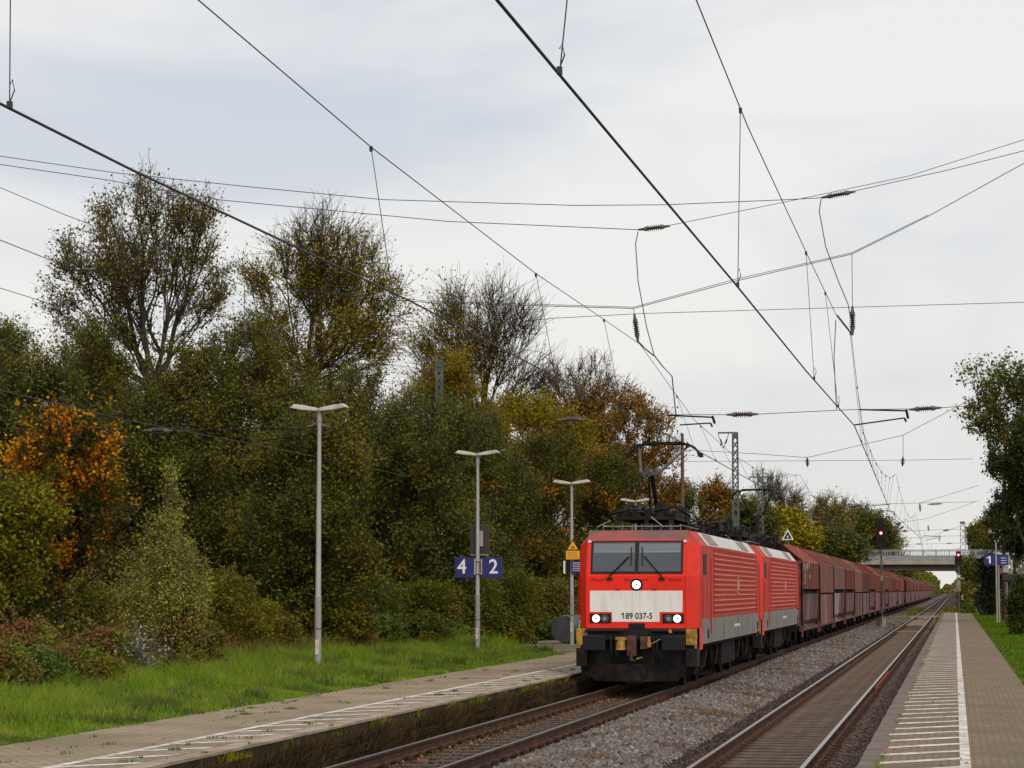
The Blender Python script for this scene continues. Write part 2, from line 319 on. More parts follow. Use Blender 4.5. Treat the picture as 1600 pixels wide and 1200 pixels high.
cx = V[a+1, 0]; bed.data.polygons.foreach_set('material_index', ((cx > -4.35) | (cx < -6.6)).astype(np.int32)); structure(bed)
def stones(name, n, x0, x1, y0, y1, smin, smax, m, pw=1.0):
    Y = y0+(y1-y0)*rng.random(n)**pw; X = x0+(x1-x0)*rng.random(n); s = smin+(smax-smin)*rng.random(n)**1.5
    base = np.array([(1, 0, 0), (-1, 0, 0), (0, 1, 0), (0, -1, 0), (0, 0, 1), (0, 0, -1)], float)
    Fb = np.array([(0, 2, 4), (2, 1, 4), (1, 3, 4), (3, 0, 4), (2, 0, 5), (1, 2, 5), (3, 1, 5), (0, 3, 5)])
    B = base[None]*(.6+.7*rng.random((n, 6, 1)))*s[:, None, None]*np.stack([np.ones(n), .7+.6*rng.random(n), .5+.4*rng.random(n)], 1)[:, None]
    B = B+rng.normal(0, .22, B.shape)*s[:, None, None]
    q = rng.normal(size=(n, 4)); q /= np.linalg.norm(q, axis=1)[:, None]; a, b, c, d = q.T
    R = np.stack([1-2*(c*c+d*d), 2*(b*c-a*d), 2*(b*d+a*c), 2*(b*c+a*d), 1-2*(b*b+d*d), 2*(c*d-a*b), 2*(b*d-a*c), 2*(c*d+a*b), 1-2*(b*b+c*c)], 1).reshape(n, 3, 3)
    P = np.einsum('nij,nkj->nki', R, B); P[..., 0] += X[:, None]; P[..., 1] += Y[:, None]; P[..., 2] += (bedz(X)+s*.35)[:, None]
    Fs = (Fb[None]+6*np.arange(n)[:, None, None]).reshape(-1, 3)
    o = npmesh(name, P.reshape(-1, 3), Fs, m, np.repeat(rng.random(n), 8), nv=3); o['kind'] = 'stuff'; return o
tag(stones('gravel', 30000, -6.65, -4.1, 85, 230, .04, .085, M['stone'], 1.5), 'farther grey ballast stones running beside the train', 'gravel')
tag(stones('gravel', 52000, -6.6, -4.2, 24, 95, .02, .062, M['stone'], 1.7), 'grey and brown broken stone heaped between the two tracks', 'gravel')
tag(stones('gravel', 44000, -1.98, -1.12, 24, 150, .018, .042, M['stonedark'], 1.6), 'dark grimy stones lying beside the right platform wall', 'gravel')
tag(stones('gravel', 12000, -9.22, -8.55, 24, 62, .018, .04, M['stone'], 1.3), 'small stones along the foot of the left platform wall', 'gravel')
tag(stones('gravel', 14000, -8.35, -6.95, 24, 64, .015, .034, M['stonedark'], 1.4), 'dark stones between the sleepers of the left track', 'gravel')
tag(stones('gravel', 9000, -4.3, -3.5, 24, 80, .015, .035, M['stonedark'], 1.6), 'brown stones along the left rail of the right track', 'gravel')

def sheet(name, x0, x1, y0, y1, z, m, step=None):
    return structure(MB().quad((x0, y0, z), (x1, y0, z), (x1, y1, z), (x0, y1, z)).build(name, m, recalc=False))
# left (island) platform
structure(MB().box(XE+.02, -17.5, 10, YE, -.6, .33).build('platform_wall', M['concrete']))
sheet('pavement', -12.42, XE-.27, 10, YE, .35, M['paveL'])
b = MB()
for k in range(216): b.box(XE-.27, XE+.03+.006*math.sin(k*2.3), 10+k*1.0, 10+k*1.0+.985, .315, .352+.004*math.sin(k*1.9))
structure(b.build('platform_edge', M['kerb']))
b = MB(); b.quad((-10.42, 10, .354), (-10.29, 10, .354), (-10.29, YE, .354), (-10.42, YE, .354))
y = 11.
while y < YE-2:
    b.quad((-10.29, y, .3542), (-9.56, y+.8, .3542), (-9.56, y+1.12, .3542), (-10.29, y+.32, .3542)); y += 1.45
structure(b.build('platform_marking', M['white'], recalc=False))
sheet('verge', -17.4, -12.42, 10, 86, .345, M['turf'])
sheet('path', -16.6, -12.42, 78, YE, .349, M['soilpath'])
# right platform
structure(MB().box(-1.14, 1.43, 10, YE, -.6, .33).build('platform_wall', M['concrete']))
sheet('pavement', -.93, 1.43, 10, YE, .35, M['paveR'])
b = MB()
for k in range(216): b.box(-1.16+.005*math.sin(k*1.7), -.93, 10+k, 10+k+.985, .2, .352+.003*math.sin(k*2.9))
structure(b.build('platform_edge', M['kerbR']))
b = MB(); b.quad((.03, 10, .354), (.155, 10, .354), (.155, YE, .354), (.03, YE, .354))
y = 10.45
while y < YE-2:
    j_ = .02*math.sin(y*3)
    b.quad((-.91+j_*2, y+j_, .3542), (.03, y+.98, .3542), (.03, y+1.3, .3542), (-.91+j_*2, y+.36+j_, .3542)); y += 1.45
structure(b.build('platform_marking', M['white'], recalc=False))
sheet('lawn', 1.43, 30, 10, 240, .34, M['turf'])
structure(MB().box(-1.0, 1.43, YE, YE+.3, -.5, .352).build('platform_ramp', M['kerb']))

# ------------------------------------------------------------------ tracks
def track(X0, ymin, ymax, pitch, smat, label, steel, kind):
    t = empty('railway_track', (X0, ymin, 0), label, 'railway track', 'railway tracks through the station')
    Lh = ymax-ymin
    for s_ in (-1, 1):
        x = s_*.753; h = .036
        b = MB()
        b.prism([(x-.07, -.17), (x+.07, -.17), (x+.07, -.155), (x+.012, -.14), (x+.01, -.045), (x+h, -.035), (x+h, -.004), (x-h, -.004), (x-h, -.035), (x-.01, -.045), (x-.012, -.14), (x-.07, -.155)], 0, Lh)
        b.box(x-h+.004, x+h-.004, 0, Lh, -.004, 0, 1)
        b.build('rail', [M['rail'], M['railtop'] if steel else M['railtopdull']], t)
    def sleeper(b, y):
        if steel:
            xs = [-1.16, -1.1, -.98, -.6, 0, .6, .98, 1.1, 1.16]; zs = [-.27, -.235, -.212, -.225, -.23, -.225, -.212, -.235, -.27]
            for q in range(8):
                a0, a1, z0, z1 = xs[q], xs[q+1], zs[q], zs[q+1]
                b.add([(a0, y-.12, z0-.06), (a1, y-.12, z1-.06), (a0, y-.06, z0), (a1, y-.06, z1), (a0, y+.06, z0), (a1, y+.06, z1), (a0, y+.12, z0-.06), (a1, y+.12, z1-.06)], [(0, 1, 3, 2), (2, 3, 5, 4), (4, 5, 7, 6)])
        else:
            b.box(-1.25, 1.25, y-.13, y+.13, -.34, -.218)
        for s_ in (-1, 1):
            for o in (-.12, .12): b.box(s_*.753+o-.04, s_*.753+o+.04, y-.07, y+.07, -.19, -.13, 1)
    b = MB(); sleeper(b, 0); first = b.build('sleeper', [smat, M['fasten']], t); n = int(Lh/pitch)
    start = int((27-ymin)/pitch); first.location.y = start*pitch
    for k in range(1, 100):
        c = first.copy(); C.objects.link(c); c.parent = t; c.location.y = (start+k)*pitch+.02*math.sin(k*5.1); c.rotation_euler[2] = .008*math.sin(k*3.7)
    b = MB()
    for k in list(range(0, start))+list(range(start+100, min(n, start+420))): sleeper(b, k*pitch)
    r = b.build('sleepers', [smat, M['fasten']], t); r['kind'] = 'stuff'
    return t
track(-7.66, 14, 1400, .82, M['sleeperL'], 'rusty left railway track that carries the red freight train', False, 0)
tr = track(-2.83, 14, 1400, .72, M['sleeperR'], 'empty right railway track with shiny rails and closely laid steel sleepers', True, 1)
MB().box(.8, .85, 48.5, 61, -.16, -.05).build('rail_brace', M['orange_rust'], tr)
for y0 in (150, 176): MB().box(-.68, .68, y0-14, y0-14+(34 if y0 > 160 else 3), -.26, -.12).build('track_infill', M['sand'], tr)
b = MB()
for k in range(4): b.box(-4.85, -1.25, 229+k*.5, 229+k*.5+.46, -.3, .015)
tag(b.build('board_crossing', M['plank']), 'pale timber board crossing laid over the right track past the platform end', 'track crossing')

# ------------------------------------------------------------------ foliage generators
def leaf_quads(P, s, up=.3, aspect=.62):
    n = len(P); d = rng.normal(size=(n, 3)); d[:, 2] += up*2.2; d /= np.linalg.norm(d, axis=1)[:, None]
    t = rng.normal(size=(n, 3)); u = np.cross(d, t); u /= np.linalg.norm(u, axis=1)[:, None]+1e-9; v = np.cross(d, u)
    s = s[:, None]; u = u*s*.5; v = v*s*.5*aspect
    V = np.stack([P-u, P+v-u*.1, P+u, P-v-u*.1], 1).reshape(-1, 3)
    return V, np.arange(4*n).reshape(n, 4)
def tubes_np(A, B, ra, rb, n=4):
    d = B-A; d /= np.linalg.norm(d, axis=1)[:, None]+1e-9
    a = np.where(np.abs(d[:, 2:3]) < .9, np.array([[0, 0, 1.]]), np.array([[0, 1., 0]])); u = np.cross(d, a); u /= np.linalg.norm(u, axis=1)[:, None]+1e-9; q = np.cross(u, d)
    V = []
    for P, r in ((A, ra), (B, rb)):
        for k in range(n):
            t = 2*math.pi*k/n; V.append(P+(u*math.cos(t)+q*math.sin(t))*r[:, None])
    V = np.stack(V, 1); m = len(A); F = []
    for k in range(n): F.append([k, (k+1) % n, n+(k+1) % n, n+k])
    F = (np.array(F)[None]+2*n*np.arange(m)[:, None, None]).reshape(-1, 4)
    return V.reshape(-1, 3), F
def sample_lobes(lobes, n, shell=.4):
    lb = np.array(lobes, float); vol = lb[:, 3]*lb[:, 4]*lb[:, 5]; k = rng.choice(len(lb), n, p=vol/vol.sum())
    d = rng.normal(size=(n, 3)); d /= np.linalg.norm(d, axis=1)[:, None]
    r = rng.random(n)**shell
    return lb[k, :3]+d*r[:, None]*lb[k, 3:]
def make_lobes(H, R, zb, n, top=.35, shape='round'):
    "a crown of overlapping lobes between zb and H with radius R"
    L_ = []; zc = (H+zb)/2; hz = (H-zb)/2
    for i in range(n):
        a = rng.random()*6.283; t = (i+.5)/n*2-1
        prof = math.sqrt(max(.05, 1-t*t)) if shape == 'round' else max(.12, (1-t)/2)**.8 if shape == 'cone' else math.sqrt(max(.05, 1-abs(t)**3))
        rr = R*prof*.62*math.sqrt(rng.random()); s = R*(.28+.2*rng.random())*(.65+.35*prof)
        L_.append((rr*math.cos(a), rr*math.sin(a), zc+t*(hz-s*.8), s*1.15, s*1.15, s*.9))
    return L_
def skeleton(H, lobes, zb, trunk_r, nt, forks=1, step=.8, bow=.08, shell=.5, strt=.5):
    T = sample_lobes(lobes, nt, shell); T[:, 2] = np.clip(T[:, 2], zb*.7, None)
    pos = [np.array([0, 0, -.3])]; par = [-1]; nb = max(3, int(zb/1.2)); lean = rng.normal(0, .015, 2)*H
    for k in range(1, nb+1):
        z = zb*k/nb; pos.append(np.array([lean[0]*k/nb+rng.normal(0, .05), lean[1]*k/nb+rng.normal(0, .05), z])); par.append(k-1)
    f0 = len(pos)-1; fork = pos[f0].copy()
    # a leader, and a few scaffold limbs
    for q in range(forks):
        a = 6.283*q/forks+rng.random(); sp = 0 if forks == 1 else .16+.2*rng.random(); top = (H-zb)*(.8-.3*sp)
        last = f0
        m = int(top/1.1)
        for k in range(1, m+1):
            t = k/m; o = (t**.8)*sp*top
            pos.append(fork+np.array([math.cos(a)*o, math.sin(a)*o, top*t])+rng.normal(0, .09, 3)); par.append(last); last = len(pos)-1
    order = np.argsort(np.linalg.norm((T-fork)*[1, 1, .8], axis=1)); P = np.array(pos); tips = []
    P = list(P)
    buf = np.zeros((nt*14+len(P)+50, 3)); buf[:len(P)] = P; cnt = len(P); PL = np.zeros(len(buf))
    for k in range(f0+1, cnt): PL[k] = PL[par[k]]+np.linalg.norm(buf[k]-buf[par[k]])
    par += [0]*(len(buf)-len(par))
    for ti in order:
        t = T[ti]; d = buf[2:cnt]-t; dist = np.linalg.norm(d, axis=1)
        rise = t[2]-buf[2:cnt, 2]; cost = dist+np.where(rise < 0, -rise*1.1, 0)+strt*PL[2:cnt]
        j = int(np.argmin(cost))+2; a = buf[j].copy(); ln = np.linalg.norm(t-a)
        if ln < .05: continue
        m = min(12, max(1, int(ln/step))); last = j
        for k in range(1, m+1):
            f = k/m; p = a+(t-a)*f; p[2] -= bow*ln*math.sin(math.pi*f); p += rng.normal(0, .05*step, 3)
            buf[cnt] = p; par[cnt] = last; PL[cnt] = PL[last]+ln/m; last = cnt; cnt += 1
        tips.append(last)
    P = buf[:cnt]; par = np.array(par[:cnt]); r = np.zeros(cnt)
    ex = math.log(max(20, len(tips)))/math.log(trunk_r/.009); acc = np.zeros(cnt); base = .009**ex
    for k in range(cnt-1, 0, -1):
        if acc[k] == 0: acc[k] = base
        acc[par[k]] += acc[k]
    r = acc**(1/ex); r = np.maximum(r, .009)
    return P, par, r, np.array(tips)
def build_tree(name, loc, H, R, zb, lm, label, cat='tree', group=None, bark='bark', nt=420, twigs=7, leaves=6, ls=.16, trunk_r=.3, nl=16, forks=3, shape='round', bare=None, twl=1.1, shell=.5, lobes=None, seed=0, twr=.008, up=.5, thin=None, droop=0, low=False, strt=.5):
    global rng; rng = np.random.default_rng(seed+11)
    lobes = lobes or make_lobes(H, R, zb*(.25 if low else 1), nl, shape=shape)
    P, par, r, tips = skeleton(H, lobes, zb*.9, trunk_r, nt, forks, shell=shell, strt=strt)
    r[0] *= 1.25
    k = np.arange(1, len(P)); V1, F1 = tubes_np(P[par[k]], P[k], r[par[k]]*np.where(r[par[k]] > 3*r[k], .5, 1), r[k], 5)
    # twigs
    tp = np.repeat(tips, twigs); A = P[tp]; dirn = P[tp]-P[par[tp]]; dirn /= np.linalg.norm(dirn, axis=1)[:, None]+1e-9
    c = np.array([0, 0, zb*.8]); outw = A-c; outw /= np.linalg.norm(outw, axis=1)[:, None]
    D = dirn*.5+outw*.7+rng.normal(0, .55, A.shape)+np.array([0, 0, up*.5-droop]); D /= np.linalg.norm(D, axis=1)[:, None]
    ln = twl*(.4+.8*rng.random(len(A)))[:, None]
    back = (rng.random(len(A))*.8)[:, None]; A = A-(P[tp]-P[par[tp]])*back
    Bm = A+D*ln*.5; D2 = D+rng.normal(0, .35, D.shape)+np.array([0, 0, .15*up-droop]); D2 /= np.linalg.norm(D2, axis=1)[:, None]; B = Bm+D2*ln*.6
    w1 = np.full(len(A), twr)
    V2, F2 = tubes_np(A, Bm, w1*1.3, w1, 3); V3, F3 = tubes_np(Bm, B, w1, w1*.5, 3)
    VV = np.concatenate([V1, V2, V3]); FF = np.concatenate([F1, F2+len(V1), F3+len(V1)+len(V2)])
    root = empty(name, loc, label, cat, group)
    npmesh('trunk', VV, FF, M[bark], parent=root, smooth=True)
    n = len(A)*leaves; idx = np.repeat(np.arange(len(A)), leaves); t = rng.random(n)[:, None]
    LP = np.where(t < .5, A[idx]+(Bm-A)[idx]*t*2, Bm[idx]+(B-Bm)[idx]*(t*2-1))+rng.normal(0, .09+ls*.3, (n, 3))
    keep = np.ones(n, bool)
    if bare is not None:
        hf = (LP[:, 2]-zb)/(H-zb); keep = rng.random(n) < bare(hf, LP)
    if thin: 
        tk = rng.random(len(tips)) > thin; keep &= np.repeat(np.repeat(tk, twigs), leaves)
    LP = LP[keep]; cl = np.repeat(np.repeat(rng.random(len(tips)), twigs), leaves)[keep]
    s = ls*(.55+.7*rng.random(len(LP))); V, F = leaf_quads(LP, s)
    rv = np.clip(.3*rng.random(len(LP))+.7*cl, 0, 1)
    npmesh('crown', V, F, lm, rv, parent=root)
    return root
def build_shrub(name, loc, W, D, H, lm, label, cat='shrub', group=None, nb=30, n=12000, ls=.1, seed=0, shape='round', bark='bark', stems=8, z0=.0, br=.22, fuzz=.3, lift=0):
    "leaf clumps over many small blobs, stems beneath"
    global rng; rng = np.random.default_rng(seed+501)
    B = []
    for i in range(nb):
        a = rng.random()*6.283; t = rng.random()**.7
        prof = math.sqrt(max(.03, 1-t*t*.85)) if shape == 'round' else (1-t)**.75*.95+.06 if shape == 'cone' else 1-.25*t
        q = rng.random()**.35; sz = br*min(W, H)*(.6+.8*rng.random())*(.6 if shape == 'cone' and t > .6 else 1)
        x, y_ = math.cos(a)*q*prof*W/2, math.sin(a)*q*prof*D/2
        x -= math.copysign(min(abs(x), sz*.6), x); B.append((x, y_, z0+lift+max(sz*.5, t*(H-sz)), sz, sz, sz*.85*(1.6 if shape == 'cone' else 1)))
    B = np.array(B); wgt = B[:, 3]**2; k = rng.choice(len(B), n, p=wgt/wgt.sum()); d = rng.normal(size=(n, 3)); d[:, 2] = d[:, 2]*.9+.25; d /= np.linalg.norm(d, axis=1)[:, None]
    P = B[k, :3]+d*B[k, 3:]*(1-np.abs(rng.normal(0, .22, n))+fuzz*rng.random(n))[:, None]; P[:, 2] = np.abs(P[:, 2])
    ns = nb*3; kb = rng.choice(len(B), ns, p=wgt/wgt.sum()); sd_ = rng.normal(size=(ns, 3)); sd_[:, 2] = np.abs(sd_[:, 2])+.5; sd_ /= np.linalg.norm(sd_, axis=1)[:, None]
    S0 = B[kb, :3]+sd_*B[kb, 3:]*.8; S1 = S0+sd_*(H*.16*(.4+rng.random((ns, 1))))+rng.normal(0, .05, (ns, 3)); S1[:, 2] -= .04*H; q_ = int(n*.2); u_ = rng.integers(0, ns, q_); tt = rng.random((q_, 1))
    P[:q_] = S0[u_]+(S1-S0)[u_]*tt+rng.normal(0, ls*.45, (q_, 3)); P[:, 2] = np.abs(P[:, 2]); k[:q_] = kb[u_]
    root = empty(name, loc, label, cat, group)
    V, F = leaf_quads(P, ls*(.5+.8*rng.random(n)), .4); npmesh('foliage', V, F, lm, np.clip(.3*rng.random(n)+.7*rng.random(len(B))[k], 0, 1), parent=root)
    m = min(len(B), stems*4); A = np.stack([rng.normal(0, W*.06, m), rng.normal(0, D*.06, m), np.full(m, -.1)], 1); T = B[rng.choice(len(B), m, replace=False), :3]
    Mi = (A+T)/2+rng.normal(0, .08*H*.3, A.shape); r = np.full(m, .012+.004*H)
    V1, F1 = tubes_np(A, Mi, r*1.4, r, 4); V2, F2 = tubes_np(Mi, T, r, r*.4, 4)
    npmesh('stems', np.concatenate([V1, V2]), np.concatenate([F1, F2+len(V1)]), M[bark], parent=root, smooth=True)
    return root

G1, G2, G3 = (.016, .026, .007), (.035, .05, .012), (.065, .078, .018)
LM = {
 'maple': leafmat('leaf_maple', [(.06, .055, .013), (.1, .09, .017), (.14, .12, .022), (.15, .09, .024), (.08, .085, .016)], .4, gain=1.1),
 'olive': leafmat('leaf_olive', [(.085, .08, .01), (.14, .13, .014), (.2, .165, .018), (.21, .12, .02), (.09, .1, .014)], .45, gain=1.35),
 'brown': leafmat('leaf_rust', [(.11, .055, .014), (.18, .085, .016), (.25, .115, .02), (.15, .11, .02), (.3, .13, .024)], .4, gain=1.2),
 'dark': leafmat('leaf_dark', [(.018, .024, .005), (.04, .05, .009), (.08, .085, .014), (.045, .055, .01), (.105, .09, .016)], .35, ncol=[(.05, .05, .01), (.105, .095, .016), (.16, .105, .02)], nscale=.35, nramp=(.46, .62), gain=1.5),
 'mid': leafmat('leaf_mid', [(.028, .036, .009), (.06, .07, .016), (.1, .105, .022), (.05, .06, .014), (.13, .125, .026)], .35, ncol=[(.085, .085, .014), (.17, .13, .02), (.25, .12, .015)], nscale=.5, nramp=(.56, .68), gain=1.3),
 'midorange': leafmat('leaf_mid_orange', [(.035, .04, .01), (.07, .075, .015), (.11, .105, .018), (.07, .07, .015)], .35, ncol=[(.15, .11, .015), (.36, .16, .015), (.45, .13, .02), (.3, .2, .02)], nscale=.5, nramp=(.52, .72), gain=1.15),
 'orange': leafmat('leaf_orange', [(.025, .034, .008), (.045, .055, .01), (.08, .08, .014), (.05, .06, .012), (.2, .09, .012)], .35, ncol=[(.1, .08, .012), (.5, .22, .012), (.62, .3, .015), (.45, .13, .015), (.09, .09, .015)], nscale=1.1, nramp=(.5, .54)),
 'yellowgreen': leafmat('leaf_yellowgreen', [(.06, .065, .01), (.12, .12, .016), (.18, .17, .022), (.26, .2, .02)], .4, gain=1.15),
 'pale': leafmat('leaf_pale', [(.16, .17, .035), (.26, .27, .06), (.36, .36, .1), (.22, .2, .055)], .45, ncol=[(.14, .1, .04), (.2, .15, .05), (.2, .2, .05)], nscale=.8, nramp=(.5, .65)),
 'yellow': leafmat('leaf_yellow', [(.15, .12, .015), (.26, .2, .02), (.34, .27, .03), (.14, .14, .02)], .35),
 'vine': leafmat('leaf_vine', [(.05, .06, .012), (.11, .12, .02), (.17, .165, .025), (.13, .1, .025), (.24, .2, .045)], .35, ncol=[(.05, .055, .015), (.1, .08, .02), (.15, .08, .03)], nscale=.9, nramp=(.5, .6)),
 'bramble': leafmat('leaf_bramble', [(.035, .03, .01), (.08, .05, .018), (.14, .06, .03), (.06, .045, .015), (.19, .075, .04)], .25, ncol=[(.05, .055, .014), (.09, .11, .022), (.14, .13, .03), (.035, .045, .012)], nscale=.9, nramp=(.42, .54), gain=1.3),
 'weed': leafmat('leaf_weed', [(.035, .06, .012), (.07, .11, .022), (.11, .14, .035), (.06, .085, .025)], .3),
 'conifer': leafmat('leaf_conifer', [(.006, .01, .004), (.01, .017, .006), (.016, .024, .009)], .1),
 'ivy': leafmat('leaf_ivy', [(.016, .024, .006), (.035, .045, .012), (.06, .068, .018), (.028, .038, .01)], .25, ncol=[(.14, .06, .012), (.32, .1, .015), (.09, .07, .015)], nscale=.5, nramp=(.62, .68)),
 'fresh': leafmat('leaf_fresh', [(.04, .055, .014), (.075, .095, .02), (.12, .13, .024), (.15, .12, .025)], .4),
 'silver': leafmat('leaf_silver', [(.08, .1, .05), (.2, .19, .14), (.35, .33, .28), (.1, .11, .07), (.45, .15, .06)], .2),
 'grass': leafmat('grass_blade', [(.075, .14, .01), (.14, .24, .014), (.22, .32, .02), (.2, .23, .03), (.33, .37, .055)], .45, ncol=[(.045, .085, .012), (.08, .13, .018), (.17, .18, .045), (.06, .1, .016)], nscale=.8, nramp=(.5, .6)),
 'lawn': leafmat('lawn_blade', [(.05, .1, .01), (.09, .16, .014), (.13, .2, .02), (.13, .15, .025)], .4, gain=.85),
 'wallmoss': leafmat('wall_moss', [(.035, .022, .013), (.06, .036, .02), (.06, .045, .018), (.095, .058, .032)], .15, ncol=[(.05, .045, .012), (.1, .075, .016), (.06, .045, .014)], nscale=.7, nramp=(.6, .7)),
 'litter': leafmat('fallen_leaf', [(.25, .05, .02), (.4, .09, .02), (.5, .22, .03), (.16, .04, .015), (.4, .3, .05), (.1, .04, .02)], .2),
}

# ------------------------------------------------------------------ trees of the left wood
def treepx(name, cxp, topp, Y, Rm, botp, lm, label, **k):
    b_ = at(cxp, 900, Y=Y); H = at(cxp, topp, Y=Y)[2]-.3; zb = max(.3, at(cxp, botp, Y=Y)[2]-.3)
    return build_tree(name, (b_[0], Y, .3), H, Rm, zb, LM[lm], label, **k)
def outline_tree(name, tx, forkpy, Y, circ, lm, label, **k):
    "crown lobes read off the photograph as circles, placed at the tree's own distance with depth"
    r_ = random.Random(tx); base = at(tx, 900, Y=Y); fk = at(tx, forkpy, Y=Y)[2]-.3; px = Y/FPX*1.03
    lobes = []
    for x, y, r in circ:
        p = at(x, y, Y=Y); R_ = r*px; lobes.append((p[0]-base[0], r_.uniform(-1, 1)*R_*.9, p[2]-.3, R_*.92, R_*1.15, R_*.92))
    H = max(l[2]+l[5] for l in lobes)
    return build_tree(name, (base[0], Y, .3), H, 3.5, fk, LM[lm], label, lobes=lobes, **k)
outline_tree('maple_tree', 250, 560, 84, [(230, 315, 52), (165, 345, 45), (300, 340, 45), (120, 410, 45), (335, 405, 42), (230, 420, 75), (88, 440, 26), (110, 490, 42), (180, 430, 65), (280, 440, 65), (200, 510, 55), (330, 480, 40), (150, 570, 55), (270, 350, 60)], 'maple', 'tall broad maple with thin brown leaves and visible limbs at the far left skyline', nt=620, twigs=6, leaves=8, ls=.125, forks=5, seed=31, trunk_r=.33, bare=lambda h, P: .8-.4*np.exp(-((P[:, 0]/1.6)**2)), twl=.85, shell=.36, twr=.008, strt=.8)
outline_tree('lime_tree', 483, 560, 108, [(500, 372, 48), (445, 400, 42), (560, 405, 45), (412, 450, 32), (600, 460, 36), (500, 450, 65), (430, 530, 50), (570, 530, 55), (622, 485, 24), (500, 570, 55)], 'olive', 'tall tree with yellow green leaves and bare twigs at its top, second on the skyline', nt=700, twigs=6, leaves=9, ls=.14, forks=5, strt=.8, seed=2, trunk_r=.34, bare=lambda h, P: np.clip(1.2-1.25*np.clip(h-.35, 0, 1)*1.5, .03, .8), twl=1.3, shell=.42, twr=.01, up=.05)
outline_tree('half_bare_tree', 762, 640, 142, [(770, 478, 38), (712, 490, 42), (820, 515, 40), (680, 540, 42), (848, 565, 22), (760, 555, 65), (700, 605, 45), (820, 600, 42)], 'olive', 'wide tree half stripped of leaves with grey twigs fanning on the right skyline', nt=520, twigs=5, leaves=8, ls=.16, forks=7, strt=.9, seed=3, trunk_r=.32, bare=lambda h, P: np.clip(.62-.5*h-.16*P[:, 0], .02, .8), twl=2.0, twr=.012, up=.1)
outline_tree('rust_tree', 905, 680, 175, [(925, 585, 34), (870, 600, 38), (962, 615, 36), (840, 640, 35), (920, 650, 55), (870, 690, 45)], 'brown', 'tree with rusty brown leaves and bare twiggy tips below the wires', nt=480, twigs=6, leaves=7, ls=.19, forks=5, strt=.8, seed=4, trunk_r=.32, bare=lambda h, P: np.clip(.95-1.0*h, .08, .85), twl=1.3, twr=.014)
outline_tree('rust_tree', 990, 770, 155, [(985, 645, 38), (1025, 670, 34), (1045, 710, 30), (945, 690, 45), (1000, 730, 48), (1050, 765, 24), (960, 760, 45), (1020, 790, 38)], 'brown', 'russet tree behind the raised collector of the first locomotive', nt=560, twigs=7, leaves=7, ls=.19, forks=5, seed=5, trunk_r=.3, bare=lambda h, P: .8+0*h, twl=.9, twr=.012, thin=.12)
outline_tree('field_maple', 860, 790, 140, [(850, 660, 40), (800, 650, 40), (900, 690, 45), (860, 740, 55), (800, 740, 50), (930, 750, 40)], 'olive', 'low brown and olive tree between the rusty trees and the second lamp', nt=520, twigs=8, leaves=8, ls=.19, forks=4, seed=6, trunk_r=.28, thin=.12)
# dense middle storey
D = [
 ('hornbeam', 400, 478, 82, 3.3, 935, 'dark', 'dense dark tree with olive and brown leaves under the lime tree', 41),
 ('hornbeam', 265, 520, 78, 3.0, 935, 'dark', 'dark leafy tree standing right below the tall maple', 42),
 ('hornbeam', 130, 500, 80, 2.6, 935, 'dark', 'spreading dark tree with sky gaps at the left of the maple trunk', 43),
 ('hazel_tree', 60, 540, 76, 3.0, 935, 'mid', 'green leafy tree at the far left edge behind the orange maple', 44),
 ('ash_tree', 545, 560, 96, 3.6, 935, 'dark', 'dark olive tree rising behind the first platform lamp', 45),
 ('ash_tree', 640, 610, 92, 3.5, 935, 'mid', 'dense deep green tree between the first and second platform lamps', 46),
 ('ash_tree', 735, 640, 104, 3.3, 935, 'mid', 'green tree right behind the second platform lamp', 47),
 ('cherry_tree', 850, 672, 110, 3.2, 935, 'midorange', 'green tree with orange and red patches behind the third lamp', 48),
 ('cherry_tree', 940, 700, 128, 3.2, 935, 'midorange', 'green and orange tree touching the cab of the first locomotive', 49),
 ('hornbeam', 480, 640, 74, 2.5, 935, 'dark', 'dark shaded tree directly behind the first lamp pole', 50),
 ('hornbeam', 20, 500, 92, 2.6, 935, 'mid', 'small brown green treetop at the left border of the photograph', 51),
 ('elder_tree', 720, 545, 125, 3.6, 935, 'olive', 'olive tree under the half bare tree, around the slim lattice mast', 52),
 ('elder_tree', 1060, 752, 180, 2.2, 935, 'mid', 'small green tree seen through the raised collector arm of the first locomotive', 53),
]
for nm, cx_, tp_, Y_, R_, bt_, lm_, lb_, sd_ in D:
    treepx(nm, cx_, tp_, Y_, R_, bt_, lm_, lb_, nt=800, twigs=9, leaves=13, ls=.12, forks=4, nl=30, seed=sd_, trunk_r=.2, twl=.9, shape='dome', shell=.4, twr=.008, thin=.2, low=True)
treepx('orange_maple', 95, 618, 58, 2.15, 930, 'orange', 'young maple glowing orange over dark green near the left edge', nt=420, twigs=7, leaves=8, ls=.13, forks=4, nl=24, seed=61, trunk_r=.11, twl=.6, shape='dome', thin=.25)
treepx('sallow_tree', 15, 745, 55, 1.35, 960, 'yellowgreen', 'yellow green bush like tree at the left edge below the orange maple', nt=260, twigs=8, leaves=8, ls=.12, forks=3, nl=14, seed=62, trunk_r=.08, twl=.5, shape='dome')
def spires():
    r_ = random.Random(4); L_ = [(0, 0, z, .12+.75*(1-z/5.3), .12+.75*(1-z/5.3), .5) for z in (1.2, 2, 2.8, 3.5, 4.2, 4.75)]
    for q in range(22):
        a = r_.random()*6.28; rr = r_.uniform(.45, 1.15); top = (5.3-rr*2.2)*r_.uniform(.72, 1); 
        for z in (top-.5, top-1.2, top-2): 
            if z > .3: L_.append((rr*math.cos(a), rr*math.sin(a), z, .17, .17, .45))
    return L_
